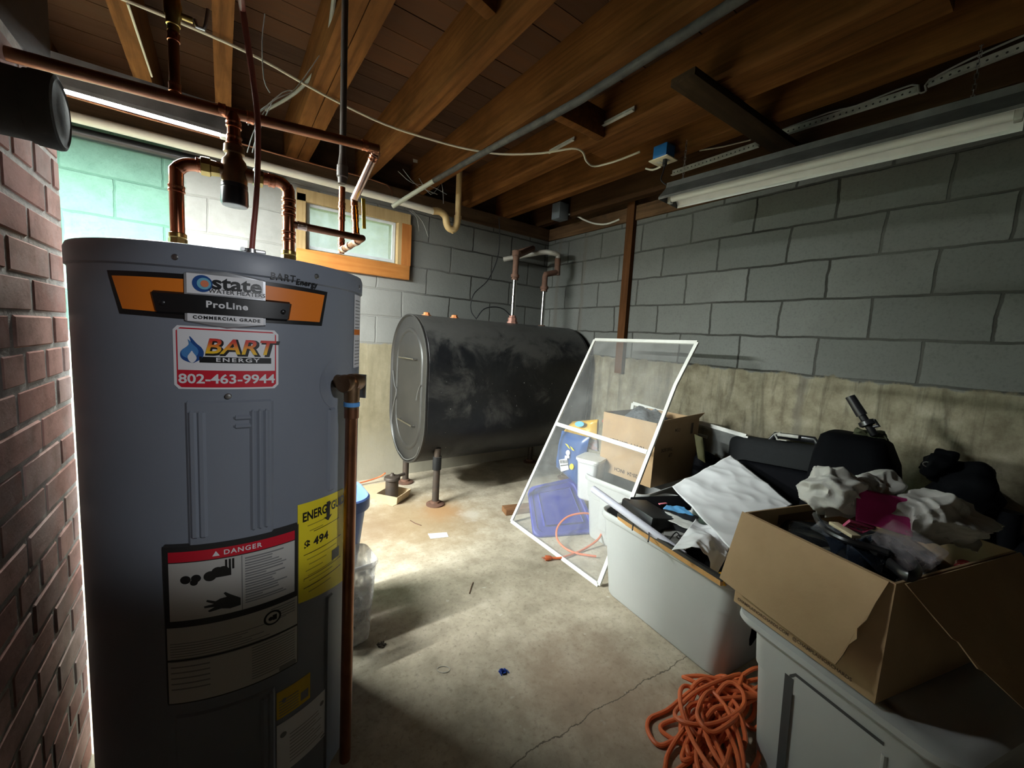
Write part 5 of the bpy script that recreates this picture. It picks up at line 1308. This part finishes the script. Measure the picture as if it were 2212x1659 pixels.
cloth('white_sheet', M_sheet, [E0, E1, E2, E3], 'smaller fold of white sheet hanging into the open tote', 'sheet', .018, 11, sag=lambda u, v: .045*math.sin(PI*min(1, u*1.2))*(1-v), sd=4)
# cork strip board along the rim
k0_, k1_ = at(1334, 1113, Z=.418), at(1556, 1252, Z=.418)
fbd = thing('framed_board', 'long cork board with a black edge standing along the rim of the open tote', 'board', (k0_+k1_)/2)
d_ = (k1_-k0_).normalized(); s_ = Vector((-d_.y, d_.x, 0))
if s_.x < 0: s_ = -s_
mb = MB(); mb.loft([[p+Vector((0, 0, -.024))+s_*.004, p+s_*.0+Vector((0, 0, -.004)), p+s_*.012+Vector((0, 0, -.004)), p+s_*.02+Vector((0, 0, -.024))] for p in (k0_, k1_)]); mb.build('cork', pm('cork', (.55, .30, .11), .8, col2=(.46, .24, .08), nscale=60), fbd, smooth=0)
mb = MB(); mb.loft([[p+s_*.0005+Vector((0, 0, -.006)), p+s_*.002+Vector((0, 0, .008)), p+s_*.016+Vector((0, 0, .008)), p+s_*.016+Vector((0, 0, -.006))] for p in (k0_-d_*.004, k1_+d_*.004)]); mb.build('black_edge', M_blackpl, fbd, smooth=0)
# rolled paper
r0, r1 = at(1281, 1056, Z=.50), at(1478, 1200, Z=.40)
rp = thing('paper_roll', 'long lilac white paper roll poking out of the open tote', 'paper roll', r1)
MB().cyl(r0, r1, .016, n=24).build('roll', pm('lilac_paper', (.62, .61, .70), .6, nscale=6), rp, smooth=35)
mb = MB(); dd = (r1-r0).normalized(); sx_ = dd.cross(Vector((0, 0, 1))).normalized()
a_, b_ = r0+dd*.02-sx_*.03, r0.lerp(r1, .75)-sx_*.026
mb.prism([a_, b_, b_-sx_*.012+Vector((0, 0, -.016)), a_-sx_*.012+Vector((0, 0, -.016))], (0, 0, .0015)); mb.build('loose_sheet', M_white, rp, smooth=0)
# black folders and papers
def slab(name, mat, px0, px1, z, w, h, label, cat, tilt=0, bev=.004):
    a, b = at(*px0, Z=z), at(*px1, Z=z); c = (a+b)/2; an = math.atan2(b.y-a.y, b.x-a.x)
    R = Matrix.Rotation(an, 3, 'Z') @ Matrix.Rotation(rad(tilt), 3, 'X')
    return solo(MB().box(c, ((b-a).length, w, h), R, bevel=bev), name, mat, label, cat, smooth=30)
slab('file_case', pm('black_vinyl', (.017, .017, .019), .45, nscale=20), (1365, 1105), (1432, 1150), .40, .14, .12, 'black plastic file case beside the paper roll in the open tote', 'case', -8)
slab('file_tray', pm('black_tray_plastic', (.022, .022, .024), .5, nscale=20), (1425, 1128), (1500, 1152), .395, .13, .10, 'black tray holding white sheets in the open tote', 'tray', 6)
slab('black_folder', M_blackmat, (1372, 1090), (1480, 1086), .43, .10, .02, 'black soft folder at the far rim of the open tote', 'folder', 10)
slab('pink_tab', flatm('pink_paper', (.66, .19, .24), .6), (1424, 1089), (1440, 1087), .444, .012, .004, 'tiny pink tab on the black folder in the open tote', 'tab', 0, .0005)
cloth('blue_folder', pm('blue_plastic_folder', (.12, .36, .66), .35, nscale=6), [at(1432, 1100, Z=.452), at(1500, 1115, Z=.45), at(1478, 1095, Z=.47), at(1440, 1092, Z=.46)], 'crumpled blue plastic folder in the open tote', 'folder', .006, 20, nu=14, nv=14)
cloth('white_papers', M_white, [at(1424, 1118, Z=.448), at(1500, 1148, Z=.448), at(1506, 1132, Z=.452), at(1436, 1104, Z=.452)], 'white papers sticking up from the black tray', 'papers', .004, 16, nu=12, nv=12)
for i in range(7):
    pz = .372+.006*i
    a, b = at(1414+3*i, 1152-2*i, Z=pz), at(1488+2*i, 1172-3*i, Z=pz)
    c = (a+b)/2; o = MB().box(c, ((b-a).length, .13, .004), Matrix.Rotation(math.atan2(b.y-a.y, b.x-a.x)+rad(i*1.5-4), 3, 'Z'))
    solo(o, 'paper_stack', pm('grey_paper', (.36, .35, .33), .7, nscale=8) if i == 0 else bpy.data.materials['grey_paper'], 'grey magazine lying in the loose stack below the black tray', 'magazine', 'grey magazines in the open tote', smooth=0)
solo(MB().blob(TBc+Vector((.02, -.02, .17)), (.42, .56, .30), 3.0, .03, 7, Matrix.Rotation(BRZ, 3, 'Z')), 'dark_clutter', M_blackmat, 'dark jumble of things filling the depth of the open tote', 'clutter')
wr = [at(x, y, Z=.43) for x, y in ((1366, 1145), (1372, 1112), (1390, 1118), (1402, 1150), (1400, 1170))]
solo(MB().tube(wr, .003, 6, spline=4), 'loose_wire', M_blackpl, 'thin black wire looped over the paper roll', 'wire')
wr = [at(x, y, Z=.42) for x, y in ((1440, 1175), (1460, 1150), (1470, 1165), (1462, 1190))]
solo(MB().tube(wr, .0025, 6, spline=4), 'loose_wire', M_blackpl, 'thin black wire across the grey magazines', 'wire')
solo(MB().blob(at(1563, 1250, Z=.40), (.05, .035, .03), 2.4, .04, 40, Matrix.Rotation(rad(30), 3, 'Z')).tube([at(1525, 1233, Z=.41), at(1545, 1242, Z=.415), at(1560, 1246, Z=.41)], .004, 6), 'yellow_tool', flatm('tool_yellow', (.72, .42, .02), .45), 'small yellow plastic tool in the near corner of the open tote', 'tool')
slab('clear_box', M_trans, (1555, 1262), (1572, 1276), .395, .05, .03, 'small milky plastic box in the near corner of the open tote', 'box', 0)
bw = at(1353, 1090, Z=.44)
solo(MB().box(bw+Vector((0, 0, -.01)), (.022, .03, .075), Matrix.Rotation(rad(20), 3, 'Z'), bevel=.004), 'binder_clip', M_blackpl, 'black clip with chrome edges where the screen frame meets the tote', 'clip', smooth=30)

# ------------------------------------------------------------------ luggage along the right wall
M_case = pm('black_case_cloth', (.0028, .0030, .0045), .8, nscale=60, bumps=.2, bscale=260, spec=.08)
M_casegrey = pm('charcoal_case_cloth', (.016, .017, .018), .8, nscale=60, bumps=.2, bscale=260, spec=.1)
s0, s1 = at(1583, 955, X=2.38), at(1790, 958, X=2.38)
sc_ = Vector((2.43, (s0.y+.50)/2+.02, .36)); SR = Matrix.Rotation(rad(-5), 3, 'X') @ Matrix.Rotation(rad(7), 3, 'Y')
suit = thing('suitcase', 'black upright suitcase with a white tag on its handle against the right wall', 'suitcase', (sc_.x, sc_.y, 0))
MB().box(sc_, (.20, .56, .70), SR, bevel=.045, seg=4).build('shell', M_casegrey, suit, smooth=50)
MB().box(sc_+SR @ Vector((-.105, -.02, -.05)), (.05, .47, .54), SR, bevel=.04, seg=4).build('front_pocket', M_case, suit, smooth=50)
hcn = sc_+SR @ Vector((-.02, -.03, .362))
mb = MB(); mb.tube([hcn+SR @ Vector((0, .11, -.02)), hcn+SR @ Vector((0, .09, .015)), hcn+SR @ Vector((0, -.09, .015)), hcn+SR @ Vector((0, -.11, -.02))], .013, 10, flat=1.5); mb.build('handle', M_blackpl, suit, smooth=50)
mb = MB(); mb.box(hcn+SR @ Vector((-.012, .02, .02)), (.05, .10, .018), SR, bevel=.005); mb.box(hcn+SR @ Vector((-.06, .03, -.006)), (.05, .05, .004), SR, bevel=.001); mb.tube([hcn+SR @ Vector((0, .075, -.012)), hcn+SR @ Vector((-.015, .09, .02)), hcn+SR @ Vector((-.015, .06, .03))], .006, 8); mb.build('tag', M_dirtywhite, suit, 'white tag around the handle', smooth=40)
# upright black bag with a tube handle
bgc = at(1865, 1010, X=2.06)
bg = thing('duffel_bag', 'tall black bag with a tube handle sticking up behind the white cloth', 'bag', (2.12, bgc.y, 0))
ring = lambda z, hx, hy, cx2, cy3: rr_ring(cx2, cy3, z, hx, hy, min(hx, hy)*.6)
y0_, y1_ = at(1782, 950, X=2.06).y, at(1900, 948, X=2.06).y; zt2 = at(1850, 940, X=2.10).z
ym = (y0_+y1_)/2
mb = MB(); mb.loft([ring(.02, .12, .15, 2.13, ym-.02), ring(.06, .13, .165, 2.13, ym-.02), ring(zt2-.34, .13, .16, 2.13, ym-.015), ring(zt2-.10, .115, .132, 2.125, ym-.008), ring(zt2-.018, .09, .108, 2.12, ym), ring(zt2, .065, .085, 2.12, ym)])
mb.build('body', M_case, bg, smooth=50)
ha, hb_ = at(1836, 856, X=2.12), at(1889, 940, X=2.12)
mb = MB(); mb.cyl(ha, ha.lerp(hb_, .5), .017, .019, n=14); mb.tube([ha.lerp(hb_, .48), ha.lerp(hb_, .6), hb_], .014, 10); mb.lathe(ha.lerp(hb_, .62), hb_-ha, [(0, .014), (.004, .026), (.02, .028), (.026, .02)], 12); mb.tube([ha.lerp(hb_, .64), ha.lerp(hb_, .62)+Vector((0, -.03, .004)), ha.lerp(hb_, .72)+Vector((0, -.035, 0)), ha.lerp(hb_, .8)], .007, 8); mb.build('tube_handle', M_blackpl, bg, smooth=40)
mb = MB(); mb.blob(at(1868, 942, X=2.14), (.06, .09, .06), 2.3, .03, 18); mb.blob(at(1900, 944, X=2.14), (.05, .05, .06), 2.3, .03, 18); mb.build('green_lining', pm('olive_cloth', (.06, .065, .03), .8, nscale=20), bg, smooth=60)
# backpack
bkc = at(2050, 1060, X=2.12)
bk = thing('backpack', 'black rounded backpack with a hanging loop at the right edge of the photo', 'backpack', (2.2, bkc.y, 0))
MB().blob((2.24, bkc.y-.01, .44), (.24, .25, .66), 2.7, .03, 7).build('body', M_case, bk, smooth=60)
mb = MB(); hp_ = at(2030, 995, X=2.14); mb.blob(hp_+Vector((.03, 0, -.02)), (.16, .085, .12), 2.3, .03, 14, Matrix.Rotation(rad(25), 3, 'X')); mb.blob(at(2090, 1045, X=2.14)+Vector((.05, 0, -.03)), (.18, .16, .20), 2.4, .03, 12)
mb.build('top_pocket', M_case, bk, smooth=60)
mb = MB(); rc_ = at(2003, 1003, X=2.09); mb.tube([rc_+Vector((0, .012*math.cos(a), .009*math.sin(a))) for a in [i*PI/5 for i in range(10)]], .0018, 6, closed=True); mb.build('ring', M_zinc, bk)
mb = MB(); pa = at(2170, 1180, X=2.2)
mb.blob((2.24, pa.y-.07, .30), (.26, .19, .60), 2.6, .03, 8); q_ = at(2182, 1105, X=2.2); mb.tube([pa+Vector((0, 0, -.02)), q_.lerp(pa, .4), q_], .030, 12)
solo(mb, 'black_bag', M_case, 'black bag with an upright stub at the far right edge beyond the backpack', 'bag', smooth=60)
MBK = at(1520, 975, X=2.3)
solo(MB().blob((2.26, 1.175, .30), (.24, .12, .58), 2.6, .05, 8), 'dark_sack', M_blackmat, 'dark sack standing between the printed box and the black suitcase', 'sack', smooth=60)
solo(soft_quad([at(x, y, X=2.17) for x, y in ((1508, 990), (1524, 1000), (1518, 945), (1500, 938))], .015, nX, .02, sd=2), 'olive_rag', pm('olive_rag', (.075, .07, .025), .8, nscale=12), 'olive rag hanging behind the printed box', 'rag', smooth=70)

# ------------------------------------------------------------------ open cardboard box on the near tote
NC = Vector((1.09, .155, 0)); zb0, zb1 = .456, .722
obx = thing('open_cardboard_box', 'open cardboard box full of junk on the near lidded tote', 'cardboard box', (NC+e1*.25+e2*.17).to_tuple()[:2]+(zb0,))
LB, WB_ = .342, .50
PC = open_box(obx, NC, e1, e2, WB_, LB, zb0, zb1, M_card)
def flap(pts, th, name='flap'):
    mb = MB(); P = [Vector(p) for p in pts]; n_ = (P[1]-P[0]).cross(P[2]-P[0]).normalized()
    mb.prism(P, n_*th); return mb
# long left flap folded down, torn along its near edge
f_top0, f_top1 = PC(-.004, LB, zb1), PC(-.004, 0.012, zb1)
fb = lambda px, py: None
Lf = lambda y, dz, out: PC(-.004-out, y, zb1-dz)
pts = [Lf(LB+.004, 0, 0), Lf(LB+.012, .195, .045), Lf(.30, .198, .046), Lf(.20, .203, .046), Lf(.13, .206, .046), Lf(.052, .208, .046), Lf(.044, .18, .041), Lf(.040, .155, .034), Lf(.030, .135, .030), Lf(.034, .115, .026), Lf(.024, .09, .020), Lf(.018, .05, .012), Lf(.008, 0, 0)]
flap(pts, .004).build('left_flap', M_card, obx, smooth=0)
Rf = lambda x, dz, out: PC(x, -.004-out, zb1-dz)
pts = [Rf(.02, 0, 0), Rf(.05, .05, .035), Rf(.072, .085, .06), Rf(.082, .09, .064), Rf(.10, .13, .09), Rf(.112, .135, .095), Rf(.165, .19, .135), Rf(WB_, .19, .135), Rf(WB_, 0, 0)]
flap(pts, .004).build('right_flap', M_card, obx, smooth=0)
mb = MB(); tx = lambda x, y: PC(-.0015, LB-.012-x, zb0+.0155+y)
put_text(mb, 'CHAMPLAINORCHARDS.COM   @CHAMPLAINORCHARDS', .0115, lambda x, y: tx(x, y), align='LEFT', bold=.02, sx=.95)
mb.build('print', M_print, obx)
mb = MB(); mb.flat([PC(.13, LB-.0056, zb1-.02), PC(.36, LB-.0056, zb1-.02), PC(.36, LB-.0056, zb1-.05), PC(.13, LB-.0056, zb1-.05)]); mb.build('inside_print', flatm('inside_print', (.13, .075, .045), .8), obx)
# its contents
solo(MB().blob(NC+e1*.25+e2*.17+Vector((0, 0, .585)), (.44, .30, .21), 3.2, .05, 9, Matrix.Rotation(TCR, 3, 'Z'), nu=48, nv=30), 'black_bag', M_blackshiny, 'shiny black plastic bag filling the open cardboard box', 'bag', smooth=60)
solo(MB().blob(NC+e1*.16+e2*.10+Vector((0, 0, .68)), (.20, .13, .06), 2.3, .09, 16, Matrix.Rotation(rad(-30), 3, 'Z'), nu=40, nv=24, seed=5), 'plastic_wrap', pm('dark_blue_film', (.013, .018, .028), .15, nscale=10, bumps=.8, bscale=24), 'dark crinkled plastic film at the front of the open cardboard box', 'plastic wrap', smooth=60)
hg = [at(x, y, Z=.745) for x, y in ((1762, 1112), (1770, 1128), (1790, 1148), (1830, 1168), (1880, 1182), (1920, 1195))]
solo(MB().tube(hg, .008, 8, spline=4), 'hanger', M_blackpl, 'black plastic hanger arm lying on the clear film', 'hanger')
hg = [at(x, y, Z=.74) for x, y in ((1885, 1190), (1905, 1166), (1930, 1185), (1965, 1205), (1985, 1232), (1960, 1245), (1920, 1215))]
solo(MB().tube(hg, .011, 8, spline=4, flat=.5), 'hanger', M_blackpl, 'black curved hanger beside the clear bottle', 'hanger')
ck = [at(1752, 1140, Z=.74), at(1790, 1160, Z=.735), at(1818, 1150, Z=.755), at(1768, 1120, Z=.77)]
cloth('clear_film', clear('crinkled_clear_film', (.40, .43, .48), .55, .08), ck, 'crinkled clear film behind the torn left flap', 'plastic film', .02, 18, nu=24, nv=24)
slab('ivory_slat', flatm('ivory_slat', (.55, .46, .30), .6), (1800, 1130), (1850, 1160), .755, .022, .008, 'short ivory slat beside the pink frames', 'slat', 0, .001)
pk = [at(x, y, Z=z_) for x, y, z_ in ((1822, 1135, .76), (1862, 1150, .75), (1885, 1140, .765), (1835, 1125, .775))]
mb = MB(); mb.tube(pk, .004, 6, closed=True); mb.tube([pk[0].lerp(pk[1], .5), pk[3].lerp(pk[2], .5)], .003, 6); mb.tube([pk[0].lerp(pk[3], .5), pk[1].lerp(pk[2], .5)], .003, 6)
solo(mb, 'pink_lattice', flatm('deep_pink', (.45, .06, .14), .5), 'pink plastic lattice in the open cardboard box', 'lattice')
# clear bottle lying down
c0_, c1_ = at(1905, 1140, Z=.785), at(2010, 1222, Z=.735)
mb = MB(); mb.lathe(c0_, c1_-c0_, [(0, .001), (.0, .030), (.004, .034), ((c1_-c0_).length*.96, .046), ((c1_-c0_).length, .044), ((c1_-c0_).length, .001)], 28)
solo(mb, 'clear_bottle', clear('clear_bottle_plastic', (.55, .50, .54), .62, .1), 'clear tapered plastic bottle lying in the open cardboard box', 'bottle', smooth=50)
# white cloths and pink paper
M_linen = pm('grey_white_linen', (.52, .51, .48), .85, col2=(.46, .45, .42), nscale=8, bumps=.25, bscale=160)
def heap(px, z, size, amp, label, seed, rz=0, name='white_cloth', flat_=1):
    p = at(*px, Z=z); mb = MB()
    R = Matrix.Rotation(rad(rz), 3, 'Z'); h = Vector(size)/2; nu, nv = 110, 70; rings = []
    for j in range(1, nv):
        v = -PI/2+PI*j/nv; rg = []
        for i in range(nu):
            u = 2*PI*i/nu
            d = Vector((math.cos(v)*math.cos(u), math.cos(v)*math.sin(u), math.sin(v)))
            q = Vector((d.x*h.x, d.y*h.y, d.z*h.z))
            n1 = abs(noise.noise(Vector((q.x*8, q.y*16, q.z*18))+Vector((seed, 0, 0)))); n2 = abs(noise.noise(q*31+Vector((0, seed, 0))))
            k = 1+amp*1.5*(.6-2.4*n1)+amp*.7*(.4-2*n2)
            rg.append(p + R @ (q*k))
        rings.append(rg)
    mb.loft(rings)
    return solo(mb, name, M_linen, label, 'cloth', 'white cloths on the open box' if False else None, smooth=70)
heap((1800, 1062), .82, (.16, .12, .10), .30, 'crumpled white cloth at the left behind the pink paper', 3, 20)
heap((1885, 1056), .82, (.20, .10, .09), .32, 'crumpled white cloth directly behind the pink paper', 8, -15)
heap((2030, 1115), .79, (.24, .13, .10), .30, 'crumpled white cloth at the right of the pink paper', 13, -22)
cloth('cloth_tail', M_linen, [at(2040, 1160, Z=.76), at(2105, 1195, Z=.71), at(2125, 1150, Z=.745), at(2050, 1090, Z=.80)], 'loose white cloth corner hanging down at the right', 'cloth', .014, 14, nu=24, nv=24)
cloth('white_card', M_linen, [at(1782, 1118, Z=.765), at(1848, 1112, Z=.775), at(1846, 1060, Z=.82), at(1786, 1048, Z=.83)], 'flat white folded cloth standing left of the pink paper', 'cloth', .004, 10, nu=16, nv=16)
cloth('pink_paper', pm('magenta_paper', (.52, .030, .20), .7, col2=(.48, .025, .18), nscale=5), [at(1848, 1125, Z=.775), at(1972, 1160, Z=.765), at(1972, 1080, Z=.83), at(1850, 1054, Z=.845)], 'bright magenta paper standing up in the open cardboard box', 'paper', .004, 6, nu=16, nv=16)
solo(MB().blob(at(2085, 1224, Z=.71), (.045, .035, .025), 2.3, .006, 30), 'red_bit', flatm('dark_red', (.16, .012, .012), .25), 'small dark red shiny thing at the right inside the box', 'bit')
